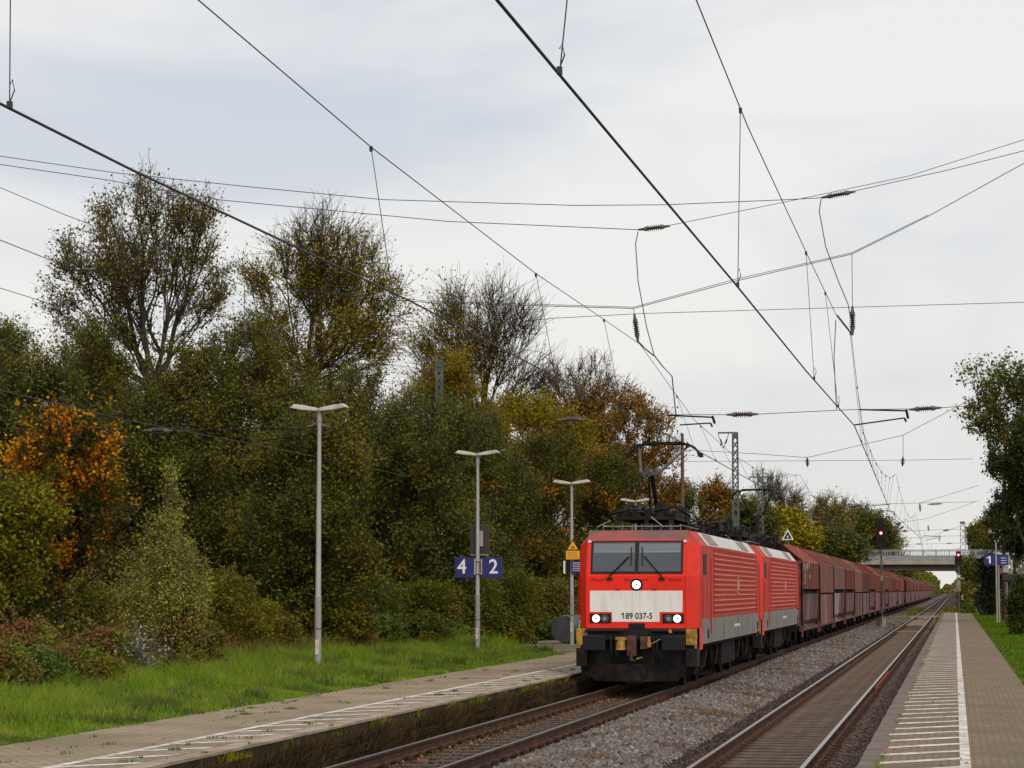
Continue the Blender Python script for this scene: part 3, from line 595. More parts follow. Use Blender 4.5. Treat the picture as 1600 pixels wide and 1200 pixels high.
treepx('young_poplar', 262, 733, 57, 1.0, 1000, 'pale', 'slender pale green young poplar tapering to a point in front of the wood', nt=360, twigs=8, leaves=10, ls=.07, forks=1, lobes=spires(), seed=63, trunk_r=.05, twl=.32, up=3, twr=.005, bark='barkpale', shell=.5)

# far left of the line, behind the train
FT = [
 ('birch_tree', 1120, 752, 235, 3.6, 900, 'brown', 'bark', 'autumn brown tree left of the tall lattice mast', dict(bare=lambda h, P: np.clip(1-.4*h, .3, 1))),
 ('bare_tree', 1215, 735, 265, 5.0, 880, 'brown', 'barkpale', 'nearly leafless pale twiggy tree behind the second collector', dict(bare=lambda h, P: np.clip(.35-.4*h, .0, 1), ls=.3)),
 ('yellow_tree', 1235, 798, 230, 3.2, 900, 'yellow', 'bark', 'bright yellow tree behind the second locomotive roof', {}),
 ('alder_tree', 1290, 770, 300, 5.0, 890, 'olive', 'barkpale', 'brown and grey twiggy tree above the first wagon', dict(bare=lambda h, P: np.clip(.9-.7*h, .1, 1))),
 ('oak_tree', 1352, 790, 330, 5.2, 880, 'dark', 'bark', 'dark green round tree left of the first signal', {}),
 ('low_tree', 1300, 828, 250, 4.0, 900, 'mid', 'bark', 'low rounded green and yellow tree just above the first wagons', {}),
 ('oak_tree', 1380, 842, 420, 5.0, 890, 'olive', 'bark', 'distant dark tree over the left end of the bridge', {}),
 ('birch_tree', 1165, 790, 220, 3.0, 900, 'mid', 'bark', 'green tree around the foot of the tall lattice mast', {}),
]
for nm, cx_, tp_, Y_, R_, bt_, lm_, bk_, lb_, kw in FT:
    k = dict(nt=330, twigs=8, leaves=8, ls=.3, forks=5, nl=16, seed=int(cx_), trunk_r=.25, twl=1.5, bark=bk_, twr=.022); k.update(kw)
    treepx(nm, cx_, tp_, Y_, R_, bt_, lm_, lb_, **k)

# ------------------------------------------------------------------ shrubs and ground cover, left
def shrubpx(name, cxp, topp, Y, W, D_, lm, label, gz=.3, **k):
    b_ = at(cxp, 900, Y=Y); H = max(.4, at(cxp, topp, Y=Y)[2]-gz)
    return build_shrub(name, (b_[0], Y, gz), W, D_, H, LM[lm], label, **k)
for q, (cx_, tp_, Y_, lm_, lb_) in enumerate([(5, 1000, 43.6, 'bramble', 'low reddish bramble at the very left edge, nearest the platform'), (62, 1008, 45.2, 'weed', 'green weedy bush near the left edge beside the reddish bramble'), (112, 1005, 46.8, 'bramble', 'reddish brown bramble spilling onto the grass left of the whitish shrub'), (165, 1022, 47.6, 'vine', 'low olive scrub touching the whitish shrub'), (285, 1030, 51.5, 'bramble', 'small reddish bramble right of the whitish shrub')]):
    shrubpx('bramble_bush', cx_, tp_, Y_, 1.5, 1.1, lm_, lb_, nb=34, n=7000, ls=.07, seed=160+q, br=.2, fuzz=.6)
shrubpx('vine_thicket', 352, 888, 66, 2.8, 2.3, 'vine', 'yellowish vine covered thicket right of the young poplar', nb=70, n=26000, ls=.085, seed=1, br=.15)
shrubpx('vine_thicket', 412, 935, 68, 2.6, 2.0, 'vine', 'low shoulder of vines sloping down towards the first lamp pole', nb=50, n=18000, ls=.085, seed=21, br=.2)
shrubpx('vine_thicket', 500, 880, 76, 3.2, 2.5, 'vine', 'olive brown vine covered mound left of the first lamp pole', nb=60, n=22000, ls=.11, seed=2)
shrubpx('vine_thicket', 545, 930, 74, 2.6, 2, 'vine', 'low leafy mound right of the first lamp pole', nb=40, n=16000, ls=.1, seed=3)
shrubpx('bramble_bush', 45, 965, 48.5, 2.2, 2.2, 'bramble', 'tangled reddish bramble bush at the far left', nb=50, n=20000, ls=.09, seed=4)
shrubpx('bramble_bush', 165, 975, 51.5, 2.2, 2.2, 'bramble', 'brown and green bramble mound left of the young poplar', nb=45, n=18000, ls=.09, seed=5)
shrubpx('bramble_bush', 295, 955, 57, 2.2, 1.8, 'bramble', 'reddish bramble at the foot of the young poplar', nb=35, n=14000, ls=.09, seed=6)
shrubpx('leafy_shrub', 660, 955, 80, 2.2, 2, 'mid', 'grey green leafy shrub left of the second lamp pole', nb=36, n=13000, ls=.11, seed=7)
shrubpx('leafy_shrub', 600, 960, 78, 2.2, 2, 'weed', 'bluish green low shrub in front of the dark wood', nb=36, n=12000, ls=.1, seed=8)
shrubpx('leafy_shrub', 715, 975, 84, 1.6, 1.6, 'weed', 'small green bush just left of the sign for platforms 4 and 2', nb=26, n=8000, ls=.1, seed=9)
shrubpx('leafy_shrub', 790, 962, 92, 2.4, 2, 'mid', 'green bush right of the second lamp pole', nb=36, n=12000, ls=.12, seed=10)
shrubpx('leafy_shrub', 850, 968, 100, 2.6, 2, 'weed', 'low pale green bush left of the dark drum', nb=36, n=12000, ls=.12, seed=11)
shrubpx('leafy_shrub', 105, 1010, 47.5, 1.8, 1.3, 'mid', 'low green scrub behind the grass at the left', nb=30, n=10000, ls=.08, seed=12)
shrubpx('leafy_shrub', 10, 1015, 46, 1.7, 1.3, 'weed', 'dark green weeds at the lower left edge', nb=30, n=10000, ls=.08, seed=13)
for q, (cx_, tp_, Y_, lm_, lb_) in enumerate([(470, 905, 78, 'dark', 'dark shrub directly behind the first lamp pole'), (580, 895, 84, 'mid', 'tall green shrub midway between the first two lamps'), (668, 905, 88, 'dark', 'dark shrub left of the second lamp pole'),
      (735, 900, 92, 'mid', 'green shrub below the blue 4 and 2 signs'), (800, 885, 98, 'dark', 'dark shrub right of the second lamp'), (862, 900, 106, 'bramble', 'brown shrub behind the dark drum'), (905, 900, 112, 'mid', 'green shrub at the left side of the locomotive'),
      (230, 900, 64, 'bramble', 'reddish brown scrub just left of the young poplar'), (120, 905, 62, 'vine', 'olive scrub under the orange maple'), (30, 880, 58, 'mid', 'green scrub under the yellow green tree at the left edge')]):
    shrubpx('tall_shrub', cx_, tp_, Y_, 3.0, 2.4, lm_, lb_, nb=60, n=17000, ls=.11, seed=120+q, shape='block', fuzz=.5, br=.2)
# the whitish plant in the grass
b_ = at(222, 1070, Z=.35)
build_tree('silver_shrub', tuple(b_), 1.35, .75, .2, LM['silver'], 'small shrub with whitish and orange leaves standing in the grass at the left', 'shrub', nt=34, twigs=3, leaves=5, ls=.085, trunk_r=.02, nl=9, forks=4, twl=.25, seed=14, twr=.004, thin=.15, shape='dome', bark='barkpale')
b_ = at(262, 1072, Z=.35)
build_tree('dead_weed', tuple(b_), .75, .3, .1, LM['wallmoss'], 'dry brown weed beside the whitish shrub', 'weed', nt=26, twigs=4, leaves=4, ls=.05, trunk_r=.012, nl=6, forks=6, twl=.15, seed=15, twr=.005, up=3)
def mass(name, n, f, lm, ls, label, cat, seed, shellz=.9):
    global rng; rng = np.random.default_rng(seed)
    P = f(n); V, F = leaf_quads(P, ls*(.5+.8*rng.random(len(P))), .5); o = npmesh(name, V, F, LM[lm], np.clip(.6*rng.random(len(P))+.4*(.5+.5*np.sin(P[:, 0]*1.3+1.7*np.sin(P[:, 1]*.9))), 0, 1))
    return tag(o, label, cat, kind='stuff')
def under(n):
    Y = 36+(150-36)*rng.random(n)**1.2; X = -19.2-12*rng.random(n)**1.4
    hh = np.clip((-18.6-X)*.55, .15, 2.6)*(1+.45*np.sin(X*1.9+Y*.8)*np.sin(Y*1.1)+.3*np.sin(Y*2.9+X*2.3))
    return np.stack([X, Y, .3+hh*(1-rng.random(n)**2*.6)], 1)
mass('undergrowth', 150000, under, 'bramble', .1, 'dark tangle of brambles and low plants on the wood floor', 'undergrowth', 91)
def backwood(n):
    Y = 50+(300-50)*rng.random(n); X = -33-Y*.04-7*rng.random(n)**1.5
    hh = (8.2+1.6*np.sin(Y*.31)+1.2*np.sin(Y*.83+1)+.7*np.sin(Y*2.1))*np.clip(1-(Y-200)/600, .5, 1)
    return np.stack([X, Y, .3+hh*rng.random(n)**.8], 1)
mass('wood', 120000, backwood, 'dark', .42, 'dark mass of the wood seen behind the nearer trees', 'wood', 92)
def farleft(n):
    Y = 200+420*rng.random(n)**1.3; X = -11.8-.003*Y-16*rng.random(n)**1.4; hh = 3.6+1.4*np.sin(Y*.21)+.9*np.sin(Y*.57+X)+.008*(Y-200)
    return np.stack([X, Y, -.1+hh*rng.random(n)**.7], 1)
mass('hedge', 60000, farleft, 'mid', .4, 'continuous hedge of trackside scrub behind the freight wagons', 'hedge', 93)
def horizon(n):
    Y = 700+900*rng.random(n); Y = 700+1100*rng.random(n); u = rng.random(n); X = np.where(u < .4, -150+130*rng.random(n), np.where(u < .75, -10.5-22*rng.random(n)**1.3, 2.5+25*rng.random(n)))
    hh = 9+2*np.sin(X*.3)+1.5*np.sin(X*.9+Y*.02); return np.stack([X, Y, -.2+hh*rng.random(n)**.7], 1)
mass('far_wood', 60000, horizon, 'dark', 1.5, 'far off wood closing the line beyond the bridge', 'wood', 94)
def closing(n):
    Y = 1900+100*rng.random(n); X = -60+90*rng.random(n); hh = 7.5+3*np.sin(X*.23+.8)+1.5*np.sin(X*.7); return np.stack([X, Y, hh*rng.random(n)**.7], 1)
mass('far_wood', 9000, closing, 'maple', 1.6, 'thin line of trees closing the view at the very end of the tracks', 'wood', 96)

# ------------------------------------------------------------------ grass
def grass(name, n, fx, hfun, wd, label, seed, lm='grass', z=.34):
    global rng; rng = np.random.default_rng(seed)
    X, Y = fx(n); n = len(X); h = hfun(X, Y)*(.5+.8*rng.random(n)); a = rng.random(n)*6.283; lean = rng.normal(0, .35, (n, 2))
    w_ = wd*(.6+.8*rng.random(n))*(1+(Y-30)*.012); dx, dy = np.cos(a)*w_, np.sin(a)*w_
    P0 = np.stack([X-dx, Y-dy, np.full(n, z)], 1); P1 = np.stack([X+dx, Y+dy, np.full(n, z)], 1)
    T = np.stack([X+lean[:, 0]*h*.5, Y+lean[:, 1]*h*.5, z+h*.62], 1); T2 = np.stack([X+lean[:, 0]*h*1.2, Y+lean[:, 1]*h*1.2, z+h], 1)
    q = np.stack([dx, dy, 0*dx], 1)*.7
    V = np.stack([P0, P1, T+q, T-q, T2], 1).reshape(-1, 3)
    k = 5*np.arange(n)[:, None]; Fq = np.concatenate([k+[[0, 1, 2]], k+[[0, 2, 3]], k+[[3, 2, 4]]])
    r = rng.random(n)*.6+.4*(.5+.5*np.sin(X*2.1+np.sin(Y*1.3)*2)); o = npmesh(name, V, Fq, LM[lm], np.tile(np.clip(r, 0, 1), 3), nv=3)
    return tag(o, label, 'grass', kind='stuff')
def gl(n):
    Y = 27+62*rng.random(n)**1.2; X = -12.3-6.6*rng.random(n)
    end = 78+np.clip(-12.4-X, 0, 5)*1.6; k = (Y < end+rng.normal(0, .8, n)) & (X < -12.36-.1*np.sin(Y*1.7)-.07*np.sin(Y*4.1)+rng.normal(0, .03, n))
    return X[k], Y[k]
grass('grass', 150000, gl, lambda X, Y: np.clip(.06+(-12.4-X)*.1, .06, .36)*(1+.55*np.sin(X*1.7+Y*.9)*np.sin(Y*1.3+X)), .008, 'bright green grass verge between the left paving and the bushes', 71)
def clumps(n):
    c = np.stack([-12.8-5.5*rng.random(60), 28+50*rng.random(60)], 1); k = rng.integers(0, 60, n); return c[k, 0]+rng.normal(0, .14, n), c[k, 1]+rng.normal(0, .25, n)
grass('weeds', 9000, clumps, lambda X, Y: .2+.1*np.sin(Y*3), .011, 'darker clumps of coarse weeds growing in the grass verge', 70, 'weed')
def vleaf(n):
    Y = 28+45*rng.random(n); X = -12.2-6.2*rng.random(n); return np.stack([X, Y, .36+np.clip((-12.4-X)*.07, 0, .25)], 1)
mass('fallen_leaves', 500, vleaf, 'litter', .06, 'yellow and brown fallen leaves scattered over the grass verge', 'fallen leaves', 97)
def pleaf(n):
    Y = 27+50*rng.random(n); X = np.where(rng.random(n) < .6, -9.4-2.9*rng.random(n), -1+2.4*rng.random(n)); return np.stack([X, Y, np.full(n, .362)], 1)
mass('fallen_leaves', 260, pleaf, 'litter', .05, 'a few dry leaves lying on the paving of the platforms', 'fallen leaves', 98)
def gl2(n):
    Y = 44+55*rng.random(n); return -18.3-1.8*rng.random(n)-.02*(Y-44), Y
grass('grass', 30000, gl2, lambda X, Y: .35+.25*np.sin(Y*1.1+X)**2, .008, 'tall darker grass at the edge of the bushes', 72)
def gdry(n):
    Y = 36+40*rng.random(n); return -17.3-2.6*rng.random(n)**.7-.03*(Y-36)+.4*np.sin(Y*.9), Y
grass('dry_stems', 22000, gdry, lambda X, Y: .45+.3*np.sin(Y*1.7+X)**2, .006, 'tangle of dry reddish stems and bramble shoots leaning into the grass', 69, 'bramble')
def gr(n):
    Y = 42+180*rng.random(n)**1.3; X = 1.43+9*rng.random(n)**1.2; k = X > 1.45+.12*np.sin(Y*.8)+.06*np.sin(Y*2.7); return X[k], Y[k]
grass('grass', 60000, gr, lambda X, Y: .07+.1*np.clip((X-1.4)*.6, 0, 1), .011, 'green lawn strip to the right of the right platform', 73, 'lawn')
def gmid(n):
    Y = 160+200*rng.random(n); X = np.where(rng.random(n) < .7, -5.9+1.7*rng.random(n), -1.6+2.4*rng.random(n)); X = np.where((X > -1.2) & (Y < 228), -5.5, X); return X, Y
grass('weeds', 9000, gmid, lambda X, Y: .12+.1*np.sin(Y*.4), .03, 'olive weeds scattered between and beside the tracks far off', 68, 'vine', -.2)
def ge(n):
    Y = 28+70*rng.random(n)**1.4; k = (np.sin(Y*1.3)+np.sin(Y*.47+1)+rng.normal(0, .5, n)) > .7; Y = Y[k]; return -.92+rng.normal(0, .03, len(Y)), Y
grass('weeds', 2600, ge, lambda X, Y: .03+0*X, .008, 'little green weeds growing behind the right platform edge stones', 74)
def gw(n):
    Y = 27+38*rng.random(n); X = -9.2+.05*rng.random(n); return X, Y
def gwz(X, Y): return .32+.25*np.sin(Y*1.9)**2
for zz_, sd_, lb_ in ((-.28, 75, 'brown moss and weeds on the lowest part of the left platform wall'), (-.12, 78, 'brown moss on the middle of the left platform wall'), (.05, 79, 'brown moss just under the left platform edge')):
    grass('wall_moss', 9000, gw, lambda X, Y: .13+.1*np.sin(Y*.6)**2, .008, lb_, sd_, 'wallmoss', zz_)
def gw2(n):
    Y = 27+38*rng.random(n); k = (np.sin(Y*.8+2)+np.sin(Y*2.3)+.6*rng.normal(0, 1, n)+(Y-45)*.04) > .55; Y = Y[k]; return -9.27+.07*rng.random(len(Y)), Y
grass('weeds', 5000, gw2, lambda X, Y: .07+.09*np.sin(Y*1.1)**2, .007, 'yellowish weeds along the top of the left platform wall', 76, 'yellowgreen', .2)
def gs(n):
    c = rng.random((70, 2))*[3, 36]+[-12.3, 27]; k = (rng.random(n)**2*70).astype(int); return c[k, 0]+rng.normal(0, .05, n), c[k, 1]+rng.normal(0, .07, n)
grass('weeds', 1500, gs, lambda X, Y: .035+0*X, .007, 'scattered tufts between the paving stones of the left platform', 77, 'weed', .35)
def litter(n):
    Y = 27+36*rng.random(n); a = rng.random(n); X = np.where(a < .5, -8.35+np.abs(rng.normal(0, .3, n)), np.where(a < .93, -9.15+.6*rng.random(n)**1.5, -2.0+.9*rng.random(n)))
    return np.stack([X, Y, bedz(X)+.035+.02*rng.random(n)], 1)
mass('fallen_leaves', 1500, litter, 'litter', .045, 'orange and yellow fallen leaves lying on the track and along the wall', 'fallen leaves', 95)

# ------------------------------------------------------------------ right side plants
treepx('sycamore', 1568, 556, 160, 3.3, 720, 'fresh', 'leafy green tree with loose drooping branches at the right edge', nt=260, twigs=5, leaves=6, ls=.24, forks=5, nl=14, seed=81, trunk_r=.18, twl=1.0, shape='round', thin=.1)
treepx('ivy_clad_tree', 1606, 640, 156, 3.3, 850, 'ivy', 'dark ivy clad tree with a few orange leaves at the right edge', nt=420, twigs=9, leaves=11, ls=.2, forks=2, nl=18, seed=82, trunk_r=.25, twl=.7, shape='dome', shell=.42)
treepx('ivy_clad_tree', 1586, 760, 166, 2.4, 880, 'ivy', 'lower dark tree with orange leaves above the blue platform sign', nt=300, twigs=8, leaves=10, ls=.18, forks=3, nl=14, seed=83, trunk_r=.15, twl=.6, shape='dome')
treepx('ivy_clad_tree', 1534, 818, 320, 2.2, 890, 'dark', 'brownish green tree behind the right end of the bridge', nt=280, twigs=8, leaves=9, ls=.3, forks=3, nl=14, seed=84, trunk_r=.2, twl=1.1, twr=.015)
shrubpx('conifer_hedge', 1547, 864, 195, 2.9, 2.6, 'conifer', 'almost black clipped conifer at the end of the right platform', nb=50, n=16000, ls=.16, seed=85, shape='block', br=.2)
shrubpx('trackside_bush', 1508, 905, 228, 1.9, 2, 'vine', 'yellow green bush behind the second signal post', gz=-.1, nb=24, n=6000, ls=.18, seed=86)
shrubpx('trackside_bush', 1512, 940, 222, 1.9, 2, 'weed', 'low green bush at the foot of the second signal', gz=.2, nb=20, n=5000, ls=.15, seed=87)
treepx('bankside_tree', 1516, 876, 290, 1.3, 915, 'mid', 'tree growing beside the right abutment of the bridge', nt=200, twigs=8, leaves=8, ls=.3, forks=3, nl=12, seed=88, trunk_r=.2, twl=1.0, twr=.015)
treepx('bankside_tree', 1402, 880, 520, 4.5, 918, 'dark', 'dark tree seen under the bridge above the last wagons', nt=220, twigs=8, leaves=8, ls=.45, forks=3, nl=12, seed=89, trunk_r=.3, twl=1.6, twr=.03)
shrubpx('garden_shrub', 1598, 900, 112, 1.6, 1.6, 'ivy', 'dark shrub behind the timber shelter at the right edge', nb=26, n=8000, ls=.14, seed=90)

# ------------------------------------------------------------------ locomotive
def make_loco(loc, label):
    t = empty('electric_locomotive', loc, label, 'locomotive', 'red electric locomotives hauling the train')
    # body shell
    zs = [1.48, 2.74, 3.62, 3.86]; yf = [0, 0, .24, .42]; Lb = 18.9
    def half(s):  # s = +1 / -1
        return [(s*1.2, yf[i], zs[i]) for i in range(4)]
    b = MB()
    for end in (0, 1):
        Y = (lambda y: y) if not end else (lambda y: Lb-y)
        Fp = [[(s*1.22, Y(yf[i]), zs[i]) for i in range(4)] for s in (-1, 1)]
        for i in range(3): b.quad(Fp[0][i], Fp[1][i], Fp[1][i+1], Fp[0][i+1], 2 if i == 2 else 0)
        for q, s in enumerate((-1, 1)):
            Cp = [(s*1.46, Y(.62), 1.48), (s*1.49, Y(.62), 2.74), (s*1.49, Y(.78), 3.5), (s*1.2, Y(.9), 3.862)]
            for i in range(2): b.quad(Fp[q][i], Fp[q][i+1], Cp[i+1], Cp[i], 0)
            b.add([Fp[q][2], Fp[q][3], Cp[3], Cp[2]], [(0, 1, 2, 3)], 1)
            # side of the cab
            b.add([Cp[0], Cp[1], (s*1.49, Y(2.4), 2.74), (s*1.49, Y(2.4), 1.48)], [(0, 1, 2, 3)], 1)
            b.add([Cp[1], Cp[2], (s*1.49, Y(2.4), 3.5), (s*1.49, Y(2.4), 2.74)], [(0, 1, 2, 3)], 1)
            b.add([Cp[2], Cp[3], (s*1.2, Y(2.4), 3.862), (s*1.49, Y(2.4), 3.5)], [(0, 1, 2, 3)], 1)
            b.add([Cp[0], (s*1.46, Y(.62), .95), (s*1.49, Y(1.1), .95), (s*1.49, Y(1.1), 1.48)], [(0, 1, 2, 3)], 0)
        b.quad((-1.22, Y(.42), 3.86), (1.22, Y(.42), 3.86), (1.2, Y(2.4), 3.862), (-1.2, Y(2.4), 3.862), 2)
    for s in (-1, 1):
        b.add([(s*1.49, 2.4, 1.1), (s*1.49, Lb-2.4, 1.1), (s*1.49, Lb-2.4, 3.5), (s*1.49, 2.4, 3.5)], [(0, 1, 2, 3)], 1)
        b.add([(s*1.49, 2.4, 3.5), (s*1.49, Lb-2.4, 3.5), (s*1.2, Lb-2.4, 3.862), (s*1.2, 2.4, 3.862)], [(0, 1, 2, 3)], 1)
    b.quad((-1.2, 2.4, 3.862), (1.2, 2.4, 3.862), (1.2, Lb-2.4, 3.862), (-1.2, Lb-2.4, 3.862), 3)
    b.box(-1.2, 1.2, .1, Lb-.1, 1.3, 1.479, 3)
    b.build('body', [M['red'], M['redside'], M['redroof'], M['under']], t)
    # corner pillars (raised edge of the nose) and lower front sill
    b = MB()
    for s in (-1, 1): b.tube([(s*1.22, -.006, 1.5), (s*1.22, -.006, 2.74), (s*1.22, .235, 3.6)], .022, 6)
    b.build('nose_edge', M['red'], t)
    # windscreen: black frame with two panes, raked plane between z 2.78 and 3.62
    def fr(x, z, o=.0):
        y_ = (z-2.74)/(3.62-2.74)*.24; return (x, y_-.01-o, z)
    b = MB()
    def slab(b, x0, x1, z0, z1, o, th=.02, mi=0):
        a = [fr(x0, z0, o), fr(x1, z0, o), fr(x1, z1, o), fr(x0, z1, o)]; c = [(p[0], p[1]+th, p[2]) for p in a]
        b.add(a+c, [(0, 1, 2, 3), (4, 5, 6, 7), (0, 1, 5, 4), (1, 2, 6, 5), (2, 3, 7, 6), (3, 0, 4, 7)], mi)
    slab(b, -1.13, 1.13, 2.8, 3.6, .012); wf = b.build('windscreen_frame', M['black'], t)
    for s in (-1, 1):
        b = MB(); slab(b, .045 if s > 0 else -1.08, 1.08 if s > 0 else -.045, 2.85, 3.56, .018); p = b.build('windscreen_pane', M['windscreen'], t)
        b = MB(); slab(b, .06 if s > 0 else -1.06, 1.06 if s > 0 else -.06, 3.33, 3.53, .021, .002); b.build('sun_blind', M['sunblind'], p)
        b = MB(); slab(b, .06 if s > 0 else -1.06, 1.06 if s > 0 else -.06, 3.315, 3.33, .024, .002); b.build('blind_rod', M['blind'], p)  # light reflection painted as a pale strip across the pane
        # wipers
        b = MB(); x0 = .62 if s > 0 else -.66; x1 = .14 if s > 0 else -.14
        b.tube([(x0, -.04, 2.68), (x0, -.05, 2.74), (x1+s*.04, .05, 3.22)], .014, 5); b.tube([(x1, .03, 2.98), (x1-s*.01, .12, 3.45)], .012, 4)
        b.tube([(x0+s*.04, -.04, 2.68), (x1+s*.08, .05, 3.2)], .01, 4); b.box(x0-.07, x0+.07, -.05, 0, 2.65, 2.7); b.build('wiper', M['black'], t)
        # white corner triangles
        x = s*1.17
        b = MB(); b.prism([(x-.05, 3.56), (x+.05, 3.56), (x, 3.64)], .19, .215); b.build('corner_mark', M['signwhite'], t)
        # handrails under the windscreen
        b = MB(); b.tube([(s*.8, 0, 2.66), (s*.8, -.05, 2.68), (s*1.08, -.05, 2.68), (s*1.08, 0, 2.66)], .013, 5); b.build('handrail', M['red'], t)
        b = MB(); b.box(s*.44-.035, s*.44+.035, -.05, .01, 2.42, 2.56); b.build('socket_cover', M['red'], t)
        # headlights in their housing
        hx = (s*.99, s*.78)
        b = MB(); b.box(min(s*.63, s*1.15), max(s*.63, s*1.15), -.012, .01, 1.6, 1.83); hs = b.build('headlight_housing', M['dark'], t)
        for q, x in enumerate(hx):
            b = MB(); b.disc((x, 1.712), .09, -.03, -.011, 22); hl = b.build('headlight', M['headlamp'] if q == 0 else M['lens'], hs)
            if q == 0: b = MB(); b.disc((x, 1.712), .026, -.035, -.03, 10); b.build('lamp_centre', M['dark'], hl)
            else:
                b = MB(); b.tube([(x+.07*math.cos(k_/10*6.283), -.034, 1.712+.07*math.sin(k_/10*6.283)) for k_ in range(11)], .014, 5); b.build('lens_ring', M['dark'], hl)
        # buffers
        b = MB(); b.box(s*.96-.28, s*.96+.28, -.62, -.57, .95, 1.32); b.build('buffer', M['black'], t, bevel=.03)
        b = MB(); b.tube([(s*.96, -.57, 1.12), (s*.96, .1, 1.12)], [.12, .17], 12); b.build('buffer_stem', M['dark'], t)
        b = MB(); b.box(min(s*1.2, s*1.47), max(s*1.2, s*1.47), -.08, .55, .56, 1.0); b.build('step_box', M['dark'], t)
        b = MB(); b.box(min(s*1.2, s*1.43), max(s*1.2, s*1.43), -.03, -.005, 1.08, 1.47); b.bar((s*1.44, -.02, .98), (s*1.44, -.02, 1.47), .06, .04); b.build('corner_step', M['safety'], t)
        # mirror / side handrail
        b = MB(); b.tube([(s*1.5, .8, 1.7), (s*1.54, .8, 1.75), (s*1.54, .8, 2.7), (s*1.5, .8, 2.74)], .016, 5); b.build('side_handrail', M['red'], t)
    b = MB(); b.tube([(-.28, 0, 2.66), (-.28, -.05, 2.68), (.28, -.05, 2.68), (.28, 0, 2.66)], .013, 5); b.build('handrail', M['red'], t)
    b = MB(); b.disc((0, 2.53), .15, -.012, .0, 24); hs = b.build('headlight_housing', M['dark'], t)
    b = MB(); b.disc((0, 2.53), .1, -.03, -.011, 24); hl = b.build('headlight', M['headlamp'], hs)
    b = MB(); b.disc((0, 2.53), .026, -.035, -.03, 10); b.build('lamp_centre', M['dark'], hl)
    b = MB(); b.prism([(-1.14, 1.87), (-1.14, 2.385), (1.12, 2.385), (1.12, 1.87), (.56, 1.87), (.56, 1.635), (-.6, 1.635), (-.6, 1.87)], -.008, .0); fp = b.build('number_panel', M['panelwhite'], t)
    # coupling recess, beam, coupler, hoses, plough
    b = MB(); b.box(-.2, .2, -.012, .0, 1.48, 1.6); b.box(-1.3, 1.3, -.0, .3, 1.2, 1.478); b.tube([(-1.25, -.06, 1.42), (-.3, -.08, 1.42)], .04, 8); b.tube([(.35, -.08, 1.42), (1.2, -.06, 1.42)], .04, 8)
    b.box(-1.4, 1.4, .25, .4, .4, 1.25); b.build('buffer_beam', M['black'], t)
    b = MB(); b.box(-.2, .02, -.3, 0, .82, 1.3); b.box(.12, .28, -.3, 0, .98, 1.28); b.tube([(-.1, -.32, .9), (-.1, -.3, .72), (-.05, -.2, .7)], .045, 8); b.build('coupling_hook', M['rust'], t, bevel=.01)
    b = MB(); b.box(-.5, -.22, -.16, 0, 1.2, 1.27); b.tube([(-.36, -.12, 1.2), (-.36, -.12, .96)], [.1, .15], 10); b.build('coupler_fitting', M['safety'], t); b = MB(); b.tube([(.28, -.25, 1.25), (.34, -.25, 1.08), (.6, -.2, 1.22)], .018, 6); b.tube([(.3, -.2, 1.27), (.34, -.25, 1.02)], .06, 8); b.build('coupler_fitting', M['safety'], t)
    b = MB(); b.tube([(.02, -.2, .74), (.16, -.2, .78)], .03, 6); b.build('coupling_grip', M['safety'], t)
    b = MB(); b.tube([(.8, -.09, 1.44), (.84, -.1, 1.36)], .05, 8); b.build('air_cock', M['safety'], t)
    b = MB()
    for x in (-.62, -.5, .42, .5): b = MB(); b.tube([(x, -.05, 1.3), (x+.02, -.2, .9), (x+.06, -.12, .7), (x+.04, .1, .66)], .025, 6); b.build('brake_hose', M['black'], t)
    b = MB(); v = [(-1.32, .02, .62), (1.32, .02, .62), (1.02, -.1, .22), (-1.02, -.1, .22), (0, -.24, .62), (0, -.38, .2)]
    b.add(v+[(p[0], p[1]+.03, p[2]) for p in v], [(0, 4, 5, 3), (4, 1, 2, 5), (6, 10, 11, 9), (10, 7, 8, 11), (3, 5, 11, 9), (5, 2, 8, 11), (0, 6, 10, 4), (4, 10, 7, 1), (0, 3, 9, 6), (1, 7, 8, 2)]); b.build('snow_plough', M['under'], t)
    # sides: sill, louvres, doors, windows
    for s in (-1, 1):
        b = MB()
        def sb(b, y0, y1, z0, z1, o, th, mi=0): b.box(min(s*(1.49+o), s*(1.49+o-th)), max(s*(1.49+o), s*(1.49+o-th)), y0, y1, z0, z1, mi)
        sb(b, 1.1, Lb-1.1, 1.08, 1.69, .006, .03); b.build('side_sill', M['locogrey'], t)
        b = MB(); sb(b, 3.95, 17.3, 1.72, 3.4, .012, .02)
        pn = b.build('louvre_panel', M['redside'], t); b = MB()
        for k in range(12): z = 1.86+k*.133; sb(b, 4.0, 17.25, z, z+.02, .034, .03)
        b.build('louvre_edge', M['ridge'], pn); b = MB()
        for k in range(13): z = 1.78+k*.133; b.add([(s*1.503, 4.0, z), (s*1.503, 17.25, z), (s*1.524, 17.25, z+.08), (s*1.524, 4.0, z+.08)], [(0, 1, 2, 3)])
        b.build('louvre', M['redside'], pn)
        for yw in (1.3, Lb-2.1):
            b = MB(); sb(b, yw, yw+.8, 2.78, 3.3, .008, .02); b.build('side_window', M['black'], t)
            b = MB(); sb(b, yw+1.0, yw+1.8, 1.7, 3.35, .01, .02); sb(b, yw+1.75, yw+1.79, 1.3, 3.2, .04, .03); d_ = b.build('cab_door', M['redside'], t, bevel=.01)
            b = MB(); sb(b, yw+1.05, yw+1.75, 1.15, 1.62, .012, .02); b.build('door_step', M['locogrey'], d_)
            b = MB(); sb(b, yw+.9, yw+1.3, 1.2, 1.42, .02, .03); b.build('filler_cap', M['black'], t)
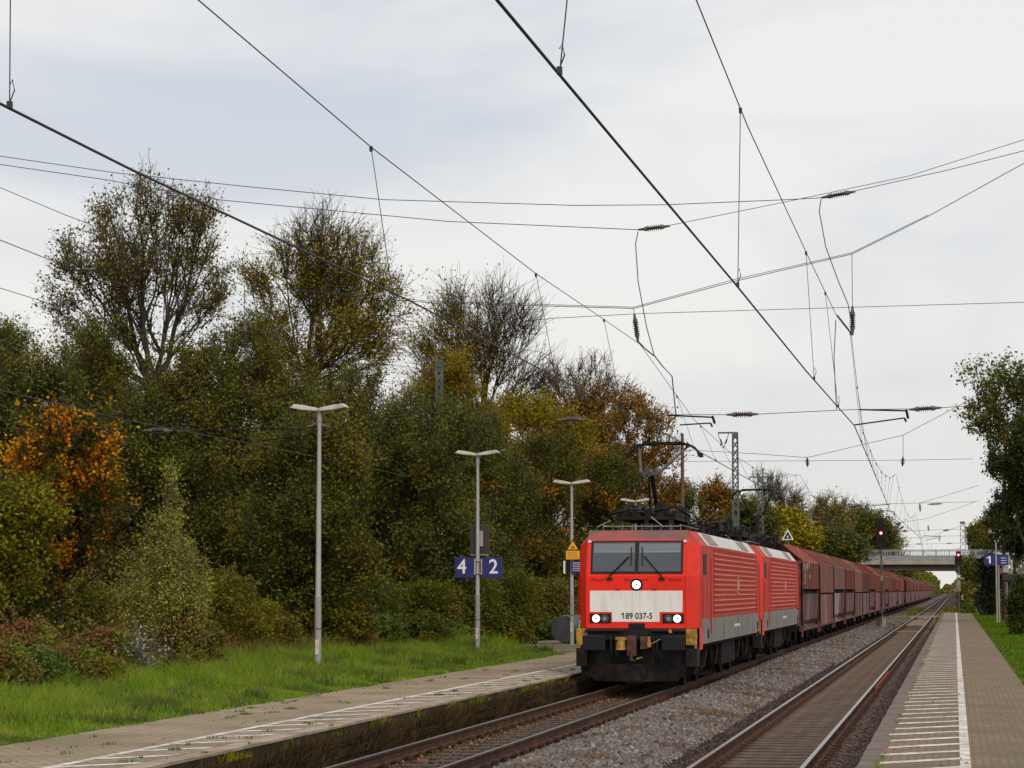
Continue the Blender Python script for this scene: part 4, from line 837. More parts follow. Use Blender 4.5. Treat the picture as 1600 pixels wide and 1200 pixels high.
        b = MB(); sb(b, 10.4, 11.2, 2.3, 2.33, .04, .005); sb(b, 10.4, 11.2, 2.73, 2.76, .04, .005); sb(b, 10.4, 10.46, 2.3, 2.76, .04, .005); sb(b, 11.14, 11.2, 2.3, 2.76, .04, .005); sb(b, 10.62, 10.98, 2.4, 2.66, .04, .005)
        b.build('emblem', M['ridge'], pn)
        b = MB()
        for k in range(6): sb(b, 9.9+k*.28, 10.08+k*.28, 1.38, 1.46, .012, .006)
        b.build('side_lettering', M['panelwhite'], t)
        # slanted roof hatches
        def rf(y0, y1, o, mi, b, a0=.04, a1=.95):
            n_ = Vector((s*.78, 0, .62)); P = lambda y, a_: Vector((s*(1.49-.29*a_), y, 3.5+.36*a_))+n_*o
            b.add([P(y0, a0), P(y1, a0), P(y1, a1), P(y0, a1)], [(0, 1, 2, 3)], mi); b.add([P(y0, a0), P(y1, a0), P(y1, a0)-n_*o, P(y0, a0)-n_*o], [(0, 1, 2, 3)], mi); b.add([P(y0, a0), P(y0, a1), P(y0, a1)-n_*o, P(y0, a0)-n_*o], [(0, 1, 2, 3)], mi)
        b = MB(); rf(5.6, 9.0, .02, 0, b); rf(9.06, 12.4, .02, 0, b); rf(15.9, 17.3, .02, 0, b); rf(2.6, 5.6, .012, 0, b); rf(12.4, 15.9, .012, 0, b); b.build('roof_hatch', M['roofwhite'], t)
        b = MB(); rf(3.2, 5.4, .03, 0, b, .14, .86); rf(12.9, 15.2, .03, 0, b, .14, .86); b.build('roof_grille', M['grille'], t)
    # running gear
    for yb in (4.6, 14.3):
        bo = MB()
        for s in (-1, 1):
            bo.prism([(yb-2.2, .55), (yb-1.2, .45), (yb-.5, .32), (yb+.5, .32), (yb+1.2, .45), (yb+2.2, .55), (yb+2.2, .78), (yb-2.2, .78)], s*1.0-.05, s*1.0+.05, axis='x')
            for dy in (-1.45, 1.45): bo.box(s*1.1-.12, s*1.1+.12, yb+dy-.2, yb+dy+.2, .42, .9)
            for dy in (-.3, .3, -.8, .8): bo.tube([(s*1.16, yb+dy, .75), (s*1.16, yb+dy, 1.12)], .09, 10)
            bo.box(s*1.1-.08, s*1.1+.08, yb-2.6, yb-2.3, .3, 1.1)
        bo.box(-.9, .9, yb-2, yb+2, .5, .95); bg_ = bo.build('bogie', M['under'], t)
        for dy in (-1.45, 1.45):
            for s in (-1, 1): b = MB(); b.tube([(s*.7, yb+dy, .62), (s*.82, yb+dy, .62)], .62, 28); b.tube([(s*.82, yb+dy, .62), (s*.84, yb+dy, .62)], .2, 12); b.build('wheel', M['under'], bg_)
        for s in (-1, 1):
            for q in range(5):
                y0 = yb-2.1+q*1.0; b = MB(); b.tube([(s*1.3, y0, 1.1), (s*1.32, y0+.05, .8), (s*1.25, y0+.15, .35+.1*(q % 3))], .022, 6); b.build('pipe', M['pipe'] if q % 3 == 1 else M['under'], bg_)
    b = MB(); b.box(-1.35, 1.35, 7.4, 11.5, .38, 1.1); b.box(-1.4, 1.4, .7, 18.2, .98, 1.1); b.build('underfloor_box', M['under'], t, bevel=.03)
    # roof equipment
    b = MB(); R_ = random.Random(5)
    b.box(-.75, .75, 1.9, 5.6, 4.16, 4.24); b.box(-.75, .75, 13.3, 17.0, 4.16, 4.24)
    for y0 in (1.9, 13.3):
        for s in (-1, 1): b.bar((s*.72, y0, 4.3), (s*.72, y0+3.7, 4.3), .07, .1); b.tube([(s*.5, y0+.5, 4.28), (s*.46, y0+2, 4.45), (s*.3, y0+3.3, 4.36)], .05, 6)
        for q in range(16): x = R_.uniform(-.8, .8); y = y0+R_.uniform(0, 3.4); h = R_.uniform(.08, .32); b.box(x-.09, x+.09, y, y+R_.uniform(.2, .7), 4.2, 4.24+h)
    for q in range(34):
        x = R_.uniform(-.9, .95); y = R_.uniform(5.4, 18); a_ = R_.uniform(-.4, .4); h = R_.uniform(.25, .5); b.tube([(x, y, 3.86), (x, y, 3.9+h), (x+a_, y+R_.uniform(.3, 1.2), 3.95+h), (x+a_, y+1.4, 4.0+h*.6)], R_.uniform(.02, .045), 5)
    for q in range(40):
        x = R_.uniform(-.85, .95); y = R_.uniform(5.8, 18); h = R_.uniform(.08, .3); b.box(x-.1, x+.1, y, y+R_.uniform(.1, .5), 3.86, 3.9+h)
    for q in range(16):
        x = R_.uniform(-.9, .9); y = R_.uniform(1.2, 15); b.tube([(x, y, 4.35), (x+R_.uniform(-.2, .2), y+1.0, 4.55), (x+R_.uniform(-.2, .2), y+2.0, 4.42), (x, y+3, 4.3)], .025, 5)
    b.tube([(-.9, 2.3, 4.15), (-.85, 1.4, 4.28), (-.35, 1.2, 4.4), (-.2, 2.0, 4.42)], .035, 6); b.tube([(.2, 2, 4.4), (.7, 2.2, 4.5), (.95, 3.4, 4.3)], .03, 6)
    b.build('roof_gear', M['dark'], t)
    b = MB()
    for y0 in (2.0, 5.3, 13.4, 16.8):
        for x in (-.62, 0, .62):
            for k in range(5): b.tube([(x, y0, 3.87+k*.06), (x, y0, 3.9+k*.06)], .075, 10)
    for y0 in (7.5, 9.2, 11.5):
        for x in (-.5, .5):
            for k in range(6): b.tube([(x, y0, 3.87+k*.06), (x, y0, 3.9+k*.06)], .07, 10)
    b.build('roof_insulator', M['pipe'], t)
    b = MB()
    for s in (-1, 1): b.tube([(s*.95, 1.0, 4.0), (s*.95, 5.5, 4.0)], .012, 4)
    for k in range(9): b.tube([(-.95+k*.24, 1.0, 3.87), (-.95+k*.24, 1.0, 4.02)], .009, 4)
    b.tube([(-.95, 1.0, 3.97), (.95, 1.0, 3.97)], .012, 4)
    b.tube([(.25, .95, 4.2), (.55, .95, 3.95)], .016, 4); b.tube([(-1.1, .95, 3.95), (-.75, .95, 4.12)], .012, 4)
    b.build('roof_rail', M['railwhite'], t)
    return t
def pantograph(t, y, kno, bso):
    "raised single arm collector; y is the bow position along the locomotive"
    zt = 6.3; b = MB()
    kn = (0, y+kno, 5.35); sg = 1 if bso > kno else -1
    b.tube([(.05, y+bso, 4.3), kn], [.065, .048], 8); b.tube([(-.12, y+bso-.25*sg, 4.3), (-.08, y+kno, 5.3)], .022, 6)
    ar = b.build('lower_arm', M['dark'], t)
    b = MB()
    for s in (-1, 1): b.tube([(s*.22-.06, kn[1], 5.38), (s*.64-.03, y, zt-.1)], [.045, .032], 6)
    b.bar((-.24, kn[1], 5.38), (.24, kn[1], 5.38), .09, .1); b.bar((-.16, kn[1], 5.48), (.16, kn[1], 5.48), .04, .04); b.bar((-.2, kn[1], 5.45), (-.1, kn[1]+(y-kn[1])*.3, 5.75), .02, .02)
    b.build('upper_arm', M['armgrey'], t)
    b = MB()
    for dy in (-.2, .2):
        pts = [(-.95, -.34), (-.92, -.24), (-.85, -.12), (-.72, -.03), (-.3, .0), (0, .005), (.3, .0), (.66, -.02), (.8, -.09), (.9, -.2), (.95, -.34)]
        b.tube([(x, y+dy, zt+z) for x, z in pts], .025, 6)
        b.box(-.55, .55, y+dy-.03, y+dy+.03, zt-.01, zt+.045)
    for s in (-1, 1): b.bar((s*.62, y-.22, zt-.06), (s*.62, y+.22, zt-.06), .05, .08); b.box(s*.98-.05, s*.98+.05, y-.22, y+.22, zt-.36, zt-.26)
    b.build('collector_head', M['dark'], t)
LX = -7.6
l1 = make_loco((LX, 58.8, 0), 'red electric locomotive numbered 189 037-5 leading the freight train with lit headlights')
nb_ = lettering('189 037-5', .205, (0.015, -.012, 1.77), M['black'], l1, sx=.9, name='number_lettering')
x0 = min(v.co.x for v in nb_.data.vertices)*.9; zt0 = max(v.co.y for v in nb_.data.vertices)
MB().prism([(x0+.012, 1.77+zt0), (x0+.012, 1.77+zt0-.03), (x0-.035, 1.77+zt0-.058), (x0-.035, 1.77+zt0-.032)], -.014, -.009).build('number_lettering', M['black'], l1)
pantograph(l1, 5.9, -2.7, -1.8)
l2 = make_loco((LX, 78.5, 0), 'second red electric locomotive coupled between the leading one and the wagons')
pantograph(l2, 16.9, 1.3, .3)

# ------------------------------------------------------------------ hopper wagons
def make_wagon(v, mats, label):
    "local: front at y=0, 12.4 m long"
    t = empty('hopper_wagon', (LX, 0, 0), label, 'freight wagon', 'hopper wagons behind the two locomotives')
    Lw = 12.3
    b = MB(); prof = [(-1.5, 3.62), (-.62, 4.32), (-.3, 4.4), (.3, 4.4), (.62, 4.32), (1.5, 3.62)]
    nseg = 6
    for k in range(nseg):
        y0, y1 = .35+(Lw-.7)*k/nseg, .35+(Lw-.7)*(k+1)/nseg-.03
        b.prism(prof+[(1.5, 3.55), (-1.5, 3.55)], y0, y1)
    for k in range(nseg+1): y = .35+(Lw-.7)*k/nseg-.02; b.prism([(x*1.012, z+.03) for x, z in prof]+[(1.5, 3.6), (-1.5, 3.6)], y-.03, y+.03, 1)
    b.build('roof', [mats[0], mats[1]], t)
    b = MB(); zl = 2.45 if v != 'plain' else 2.28
    b.box(-1.49, 1.49, .35, Lw-.35, zl, 3.6)
    for s in (-1, 1):
        for k in range(7): y = .4+(Lw-.84)*k/6; b.box(min(s*1.48, s*1.53), max(s*1.48, s*1.53), y-.04, y+.04, zl, 3.58)
    b.build('hopper_side', mats[1], t)
    b = MB(); b.prism([(-1.48, .95), (-1.48, 3.6), (-.62, 4.3), (.62, 4.3), (1.48, 3.6), (1.48, .95)], .3, .36); b.prism([(-1.48, .95), (-1.48, 3.6), (-.62, 4.3), (.62, 4.3), (1.48, 3.6), (1.48, .95)], Lw-.36, Lw-.3)
    for x in (-.9, -.3, .3, .9): b.box(x-.04, x+.04, .22, .3, 1.1, 3.9)
    b.box(-1.4, 1.4, .2, .3, 2.3, 2.42); b.build('end_wall', M['wagonend'], t)
    b = MB(); b.box(-1.3, 1.3, .4, Lw-.4, 1.0, 3.5); b.box(-1.42, 1.42, .4, Lw-.4, 2.24, 2.3); b.build('hopper_core', M['under'], t)
    for s in (-1, 1):
        for k in range(4):
            y0 = .5+k*2.86; y1 = y0+2.6; b = MB(); z1 = 2.2
            zb_ = .98 if v != 'plain' else .8
            if v == 'plain': b.box(min(s*1.44, s*1.5), max(s*1.44, s*1.5), y0, y1, zb_, z1)
            else:
                ym = (y0+y1)/2
                for a0, a1 in ((y0, ym-.04), (ym+.04, y1)):
                    b.add([(s*1.5, a0, z1), (s*1.5, a1, z1), (s*1.42, a1, 1.15), (s*1.42, a0, 1.15)], [(0, 1, 2, 3)]); b.add([(s*1.42, a0, 1.15), (s*1.42, a1, 1.15), (s*1.2, a1-.25, .85), (s*1.2, a0+.25, .85)], [(0, 1, 2, 3)])
                    b.add([(s*1.2, a0+.2, 1.0), (s*1.52, a0+.35, .78), (s*1.52, a1-.35, .78), (s*1.2, a1-.2, 1.0)], [(0, 1, 2, 3)])
                b.box(min(s*1.45, s*1.52), max(s*1.45, s*1.52), y0, y1, z1-.03, z1+.03)
            b.build('chute_door', mats[2+k], t)
        b = MB(); b.box(min(s*1.36, s*1.46), max(s*1.36, s*1.46), 0, Lw, .72, .86); b.box(min(s*1.42, s*1.5), max(s*1.42, s*1.5), .3, .42, .5, 3.5); b.box(min(s*1.42, s*1.5), max(s*1.42, s*1.5), Lw-.42, Lw-.3, .5, 3.5)
        b.build('side_beam', M['wagonend'], t)
    b = MB(); b.box(-1.25, 1.25, .05, Lw-.05, .7, 1.02)
    for s in (-1, 1):
        for yy in (-.35, Lw+.3): b.tube([(s*.87, yy, 1.05), (s*.87, yy+.35*(1 if yy < 0 else -1), 1.05)], [.2, .08], 10)
    b.build('underframe', M['under'], t)
    for yb in (2.0, Lw-2.0):
        b = MB(); 
        for s in (-1, 1): b.prism([(yb-1.3, .55), (yb-.4, .3), (yb+.4, .3), (yb+1.3, .55), (yb+1.3, .7), (yb-1.3, .7)], s*1.02-.05, s*1.02+.05, axis='x')
        g = b.build('bogie', M['under'], t)
        for dy in (-.9, .9):
            b = MB()
            for s in (-1, 1): b.tube([(s*.7, yb+dy, .46), (s*.82, yb+dy, .46)], .46, 18)
            b.tube([(-.7, yb+dy, .46), (.7, yb+dy, .46)], .08, 8); b.build('wheelset', M['under'], g)
    return t
W0 = 98.6; PT = 13.25
protoA = make_wagon('gap', [M['wagroof'], M['wag1'], M['chred'], M['chgrey'], M['wag3'], M['chred']], 'dark red hopper wagon with white scrawled marks, directly behind the second locomotive')
protoA.location.y = W0+1.2
b = MB(); R_ = random.Random(3)
for q in range(26):
    y = .9+R_.random()*(1.4 if q % 2 else 4.5); z = 2.6+R_.random()*.8; b.box(1.497, 1.504, y, y+.15+.5*R_.random(), z, z+.06+.16*R_.random())
b.build('painted_mark', M['chpale'], protoA)
protoB = make_wagon('plain', [M['wagroof'], M['wag2'], M['chred'], M['chgrey'], M['wag2'], M['chred']], 'rust red hopper wagon with full height plain side, second in the train')
protoB.location.y = W0+1.2+PT
protoC = make_wagon('gap', [M['wagroof'], M['wag3'], M['chpale'], M['chpale'], M['chred'], M['wag1']], 'brown hopper wagon with pale weathered chute doors, third in the train')
protoC.location.y = W0+1.2+2*PT
kinds = [protoA, protoC, protoB, protoC, protoA, protoB, protoC, protoC]
def wagon_copy(src, parent=None):
    c = src.copy(); C.objects.link(c); c.parent = parent
    for ch in list(src.children):
        if ch.name.startswith('painted'): continue
        wagon_copy(ch, c)
    return c
for k in range(3, 46):
    src = kinds[(k*5+k//3) % 8]
    c = wagon_copy(src); c.location.y = W0+1.2+k*PT
    c['label'] = {3: 'fourth hopper wagon behind the locomotives, left of the first signal post', 4: 'fifth hopper wagon behind the locomotives, passing behind the first signal post'}.get(k, 'one of the many similar rust red hopper wagons further back in the train')

# ------------------------------------------------------------------ bridge
br = empty('road_bridge', (-10, 300, 0), 'concrete road bridge with grey railing crossing the line in the distance', 'bridge')
def P_(x, y, z): return (x+10, y-300, z)
zd0 = at(1400, 882, Y=300)[2]; zt_ = at(1400, 859, Y=300)[2]; zk = at(1400, 875, Y=300)[2]
b = MB(); b.box(-45, 22, 0, 9, zd0, zk-.02); b.build('deck', M['bridge'], br)
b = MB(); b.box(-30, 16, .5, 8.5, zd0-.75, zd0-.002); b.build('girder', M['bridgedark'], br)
b = MB(); b.box(-45, -12, .4, 8.6, -1, zd0-.75); b.box(14.2, 22, .4, 8.6, -1, zd0-.75); b.build('abutment', M['abut'], br)
for yy in (.15, 8.85):
    b = MB(); 
    for x in np.arange(-45, 22.1, 1.6): b.box(x-.05, x+.05, yy-.04, yy+.04, zk-.02, zt_)
    b.box(-45, 22, yy-.05, yy+.05, zt_-.07, zt_+.02); b.box(-45, 22, yy-.03, yy+.03, zk+.12, zk+.2)
    for x in np.arange(-45, 22, .2): b.box(x-.017, x+.017, yy-.01, yy+.01, zk+.1, zt_-.05)
    rl = b.build('railing', M['railing'], br)
    b = MB(); b.box(-45, 22, yy-.02, yy+.012, zk, zk+.55); b.build('kick_panel', M['railing'], rl)

# ------------------------------------------------------------------ platform lamps
def lamp(bx_, by_, top_px, label, sc=1):
    H = at(top_px[0], top_px[1], Y=by_)[2]-.35
    t = empty('platform_lamp', (bx_, by_, .35), label, 'street lamp', 'double headed platform lamps')
    b = MB(); b.tube([(0, 0, -.1), (0, 0, 1.9)], .082, 12); b.tube([(0, 0, 1.9), (0, 0, 1.94), (0, 0, H-.25)], [.082, .07, .047], 12); b.tube([(0, 0, H-.3), (0, 0, H)], .06, 12); b.build('pole', M['pole'], t)
    b = MB(); b.box(-.045, .045, -.088, -.07, .5, .85); b.build('access_door', M['lampcase'], t)
    b = MB(); b.tube([(0, 0, 1.1), (0, 0, 1.13)], .087, 12); b.build('clamp_band', M['wiregrey'], t)
    for s in (-1, 1):
        b = MB(); a = [(s*.03, H-.05), (s*.03, H+.03), (s*.42, H+.11), (s*.62, H+.13), (s*.72, H+.04), (s*.4, H-.02)]
        b.prism(a, -.16, .16); lh = b.build('lamp_head', M['lampcase'], t, bevel=.02)
        b = MB(); b.add([(s*.12, -.12, H-.045), (s*.12, .12, H-.045), (s*.66, .12, H+.015), (s*.66, -.12, H+.015)], [(0, 1, 2, 3)]); b.build('diffuser', M['glass_lamp'], lh)
    return t, H
lamp1, H1 = lamp(-15.19, 57.4, (490, 640), 'tall nearest double headed platform lamp standing alone in the grass')
lamp2, H2 = lamp(-14.98, 76.4, (749, 710), 'double headed platform lamp carrying the blue 4 and 2 signs')
lamp3, H3 = lamp(-14.11, 90.3, (896, 755), 'double headed platform lamp with the yellow warning sign, beside the drum')
p4 = at(993, 783, X=-14.4)
lamp4, H4 = lamp(p4[0], p4[1], (993, 783), 'farthest double headed platform lamp, rising behind the first locomotive roof')
def pz(px, py, Y, base): p = at(px, py, Y=Y); return p[0]-base[0], p[2]-base[2]
# signs of lamp 2
Yp = 76.3
for dgt, x0, x1 in (('4', 711, 741), ('2', 754, 785)):
    a = at(x0, 903, Y=Yp); c = at(x1, 871, Y=Yp)
    t = empty('platform_sign', (a[0], Yp, a[2]), 'blue platform sign with a white %s, on the %s side of the second lamp pole' % (dgt, 'left' if dgt == '4' else 'right'), 'sign')
    w_, h_ = c[0]-a[0], c[2]-a[2]
    MB().box(0, w_, -.03, .03, 0, h_).build('sign_panel', M['blue'], t, bevel=.006)
    lettering(dgt, h_*.98, (w_*(.37 if dgt == '4' else .56), -.036, h_*.52), M['signwhite'], t, sx=.95)
    b = MB(); xb = w_ if dgt == '4' else 0; s = 1 if dgt == '4' else -1
    b.box(min(xb+s*.004, xb+s*.05), max(xb+s*.004, xb+s*.05), -.045, .045, .1, h_-.04); b.bar((xb+s*.03, 0, h_-.1), (xb+s*.16, .02, h_-.1), .03, .03); b.bar((xb+s*.03, 0, .14), (xb+s*.16, .02, .14), .03, .03); b.build('bracket', M['pole'], t)
a = at(735, 866, Y=76.6); c = at(764, 821, Y=76.6)
t = empty('display_board', (a[0], 76.6, a[2]), 'dark display board seen from behind on the second lamp pole', 'display board')
MB().box(0, c[0]-a[0], -.04, .06, 0, c[2]-a[2]).build('board', mat('board_dark', (.03, .02, .022), .6), t, bevel=.01)
b = MB(); b.box(.02, c[0]-a[0]-.02, -.045, .065, -.03, -.004); b.box(.3, .42, -.08, -.042, .25, .75); b.build('bracket', M['pole'], t)
# signs of lamp 3
a = at(884, 874, Y=90.15); c = at(905.5, 842, Y=90.15); mid = at(895, 860, Y=90.15)
t = empty('warning_sign', (mid[0], 90.15, a[2]), 'yellow warning sign with a triangle on the third lamp pole', 'warning sign')
w_ = (c[0]-a[0])/2; hz = mid[2]-a[2]; ht = c[2]-a[2]
MB().box(-w_, w_, -.01, .01, 0, hz-.01).build('sign_panel', M['yellow'], t)
MB().prism([(-w_, hz), (w_, hz), (0, ht)], -.01, .01).build('sign_triangle', M['black'], t)
MB().prism([(-w_*.78, hz+.035), (w_*.78, hz+.035), (0, ht-.07)], -.014, -.0105).build('triangle_face', M['yellow'], t)
b = MB(); b.prism([(-.07, hz+.09), (.0, hz+.06), (.09, hz+.1), (.04, hz+.17), (-.06, hz+.16)], -.018, -.0145); b.build('pictogram', mat('picto_red', (.4, .06, .01), .6), t)
b = MB()
for k in range(4): b.box(-w_*.75, w_*(.75-.2*(k % 2)), -.014, -.0105, hz*(.2+k*.17), hz*(.2+k*.17)+.014)
b.build('lettering', M['safety'], t)
a = at(893, 896, Y=90.2); t = empty('platform_sign', (a[0], 90.2, a[2]), 'small blue information sign on the third lamp pole, half hidden by the locomotive', 'sign')
b = MB(); b.box(0, .55, -.03, .03, 0, .47); b.build('sign_panel', M['blue'], t); b = MB()
for k in range(5): b.box(.05, .45-.08*(k % 2), -.035, -.031, .1+k*.07, .12+k*.07)
b.build('lettering', M['panelwhite'], t)
a = at(881, 896, Y=90.3); t = empty('loudspeaker', (a[0], 90.3, a[2]), 'grey and white box loudspeaker on the third lamp pole', 'loudspeaker')
MB().box(0, .07, -.1, .12, 0, .47).build('front_grille', M['signwhite'], t); MB().box(.075, .25, -.08, .1, .03, .44).build('housing', M['dark'], t, bevel=.02)
# drum, marker stake
a = at(868, 1010, Z=.35); Yd = 93.0; p = at(886, 990, Y=Yd)
t = empty('drum', (p[0], Yd, .35), 'large dark grey drum lying on its side next to the third lamp pole', 'drum', rz=.0)
b = MB(); b.tube([(-.12, -.1, .55), (-.1, 0, .55), (.95, .9, .55)], [.5, .55, .55], 36); b.build('shell', M['drum'], t, bevel=.01)
b = MB(); b.tube([(.62+.2*math.cos(k*.5236)*.6, -.22, .62+.25*math.sin(k*.5236)) for k in range(13)], .03, 6); b.build('lime_ring', M['lime'], t)
a = at(819, 1000, Z=.35)
t = empty('marker_stake', tuple(a), 'leaning lime green marker stake in the grass', 'stake'); MB().tube([(0, 0, 0), (-.18, 0, .75)], .035, 8).build('stake', M['lime'], t)
MB().box(-.04, .04, -.04, .04, -.05, .06).build('foot', M['dark'], t)

# ------------------------------------------------------------------ signals
def signal(Y, X, ztop, hw, hh, lampz, label, zb, extras):
    t = empty('light_signal', (X, Y, zb), label, 'railway signal', 'red railway light signals')
    zt = ztop-zb; b = MB()
    b.tube([(0, .12, 0), (0, .12, zt)], .075, 10); b.build('post', M['mast'], t)
    b = MB(); b.box(-hw/2, hw/2, -.05, .05, zt-hh+hw*.0, zt-hh*.28); b.box(-hw*.33, hw*.33, -.05, .05, zt-hh*.28, zt); hd = b.build('target_board', M['black'], t)
    lz = lampz-zb
    b = MB(); b.disc((0, lz), .11, -.08, -.051, 20); b.build('red_light', M['redlamp'], hd); b = MB(); b.disc((0, lz), .045, -.09, -.081, 12); b.build('light_core', M['redcore'], hd)
    for dz in (0, -.5, .45): 
        b = MB(); b.tube([(-.15, -.06, lz+dz), (-.13, -.25, lz+dz+.1), (0, -.3, lz+dz+.16), (.13, -.25, lz+dz+.1), (.15, -.06, lz+dz)], .02, 5); b.build('lamp_hood', M['black'], hd)
    b = MB(); b.box(-.25, .25, -.1, .35, -.25, .05); b.build('foundation', M['kerb'], t)
    return t
s1 = signal(172, at(1376.5, 832, Y=172)[0], at(1376, 810, Y=172)[2], .68, 2.05, at(1376, 833, Y=172)[2], 'nearer signal showing red on a slim mast between the tracks', -.1, 0)
b = MB(); zz = at(1377, 930, Y=172)[2]+.1; b.box(-.09, .09, .03, .045, zz-.6, zz+1.3); b.build('mast_plate', M['chred'], s1)
b = MB(); b.box(-.1, .1, .0, .05, zz+1.0, zz+1.35); b.build('number_plate', M['plank'], s1)
s2 = signal(227, at(1497.5, 868, Y=227)[0], at(1497, 861.5, Y=227)[2], .66, 1.3, at(1497, 867, Y=227)[2], 'farther signal showing red at the end of the right platform', .0, 0)
b = MB(); z0 = at(1497, 905, Y=227)[2]; b.box(-.2, .5, -.08, .06, z0, z0+.14); b.box(-.16, .2, -.1, .02, z0+.1, z0+.42); b.box(-.16, .16, -.1, .02, z0-1.1, z0-.1); b.build('equipment_box', M['locogrey'], s2)
b = MB(); b.box(-.1, .1, -.14, -.11, z0+.16, z0+.36); b.box(.22, .4, -.1, -.08, z0-1.9, z0-1.5); b.build('number_plate', M['signwhite'], s2)
# posts by the signal foot
p = at(1372, 966, Y=162); t = empty('relay_post', (p[0], 162, -.1), 'short rusty post beside the foot of the nearer signal', 'post'); b = MB(); b.box(-.13, .13, -.1, .1, 0, .62); b.box(-.16, .16, -.13, .13, .62, .68); b.build('casing', M['rust'], t, bevel=.01); MB().box(-.3, .3, -.25, .25, -.1, .05).build('foot', M['sand'], t)
p = at(1381, 966, Y=162); t = empty('concrete_post', (p[0], 162, -.1), 'short pale concrete post right of the rusty one', 'post'); b = MB(); b.box(-.12, .12, -.1, .1, 0, .7); b.build('post', M['bridge'], t, bevel=.02); MB().box(-.16, .16, -.14, .14, .7, .76).build('cap', M['kerb'], t)

# ------------------------------------------------------------------ right platform furniture
a = at(1538, 883.5, Y=150); c = at(1575, 866, Y=150)
t = empty('platform_sign', (a[0], 150, a[2]), 'blue platform sign with a white 1 and small lines of text', 'sign'); w_, h_ = c[0]-a[0], c[2]-a[2]
MB().box(0, w_, -.03, .03, 0, h_).build('sign_panel', M['blue'], t)
MB().prism([(w_*.2, h_*.2), (w_*.27, h_*.2), (w_*.27, h_*.83), (w_*.22, h_*.83), (w_*.1, h_*.7), (w_*.1, h_*.6), (w_*.2, h_*.68)], -.038, -.031).build('lettering', M['signwhite'], t)
b = MB()
for k in range(3): b.box(w_*.7, w_*.93, -.036, -.031, h_*(.2+.22*k), h_*(.2+.22*k)+.03)
b.build('lettering', M['signwhite'], t)
def post(px, topy, boty, Y, r, m, label, cap=None, name='post', cat='post'):
    p = at(px, topy, Y=Y); t = empty(name, (p[0], Y, .34), label, cat)
    MB().tube([(0, 0, -.05), (0, 0, p[2]-.34)], r, 10).build('pole', M[m], t)
    b = MB(); b.tube([(0, 0, p[2]-.34), (0, 0, p[2]-.26)], [r*1.15, r*.5], 10); b.build('cap', M[m], t); return t, p[2]-.34
t, h = post(1556, 850, 0, 149, .045, 'pole', 'thin pole holding the blue platform 1 sign', name='sign_pole', cat='pole')
t, h = post(1560, 884, 0, 152, .06, 'plank', 'pale wooden post behind the platform 1 sign', name='wooden_post')
t, h = post(1571, 892, 0, 146, .07, 'wood', 'brown post carrying a grey lantern box left of the shelter', name='lantern_post')
b = MB(); b.box(-.14, .18, -.12, .12, h-.1, h+.25); b.box(-.18, .22, -.15, .15, h+.25, h+.3); b.build('lantern', M['pole'], t)
b = MB(); b.box(-.3, -.18, -.04, .04, h-.15, h+.15); b.build('tag', M['chred'], t)
t, h = post(1580.5, 877, 0, 143, .07, 'pole', 'tall grey steel post in front of the brown shelter', name='steel_post')
p = at(1576, 900, Y=134); t = empty('timber_shelter', (p[0], 134, .34), 'brown timber shelter wall with crossed braces at the right edge', 'shelter')
b = MB(); H_ = 2.5
for k in range(14): b.box(k*.2, k*.2+.19, 0, .05, 0, H_)
b.build('wall', M['wood'], t)
b = MB(); b.bar((.1, -.04, .2), (1.6, -.04, 1.9), .06, .08); b.bar((.1, -.04, 1.9), (1.6, -.04, .2), .06, .08); b.box(-.05, .05, -.06, .06, 0, H_); b.box(1.6, 1.72, -.06, .06, 0, H_); b.build('frame', M['bark'], t)
b = MB(); b.add([(-.3, -.4, H_), (3, -.4, H_), (3, 2, H_+.35), (-.3, 2, H_+.35), (-.3, -.4, H_+.08), (3, -.4, H_+.08), (3, 2, H_+.43), (-.3, 2, H_+.43)], [(0, 1, 2, 3), (4, 5, 6, 7), (0, 1, 5, 4), (1, 2, 6, 5), (2, 3, 7, 6), (3, 0, 4, 7)]); b.build('roof', M['under'], t)

# triangular trackside sign above the first wagon
p = at(1231, 842, Y=118); t = empty('triangle_sign', (-9.9, 118, -.1), 'small dark triangular sign with a white border above the first wagon', 'sign')
p = at(1231, 842, X=-9.9); t.location.y = p[1]; zz = p[2]+.1
MB().tube([(0, .06, 0), (0, .06, zz)], .05, 8).build('post', M['mast'], t)
MB().prism([(-.36, zz-.06), (.36, zz-.06), (0, zz+.6)], -.01, .01).build('sign_border', M['signwhite'], t)
MB().prism([(-.25, zz), (.25, zz), (0, zz+.46)], -.016, -.011).build('sign_face', M['black'], t)
lettering('6', .26, (0, -.02, zz+.13), M['signwhite'], t)

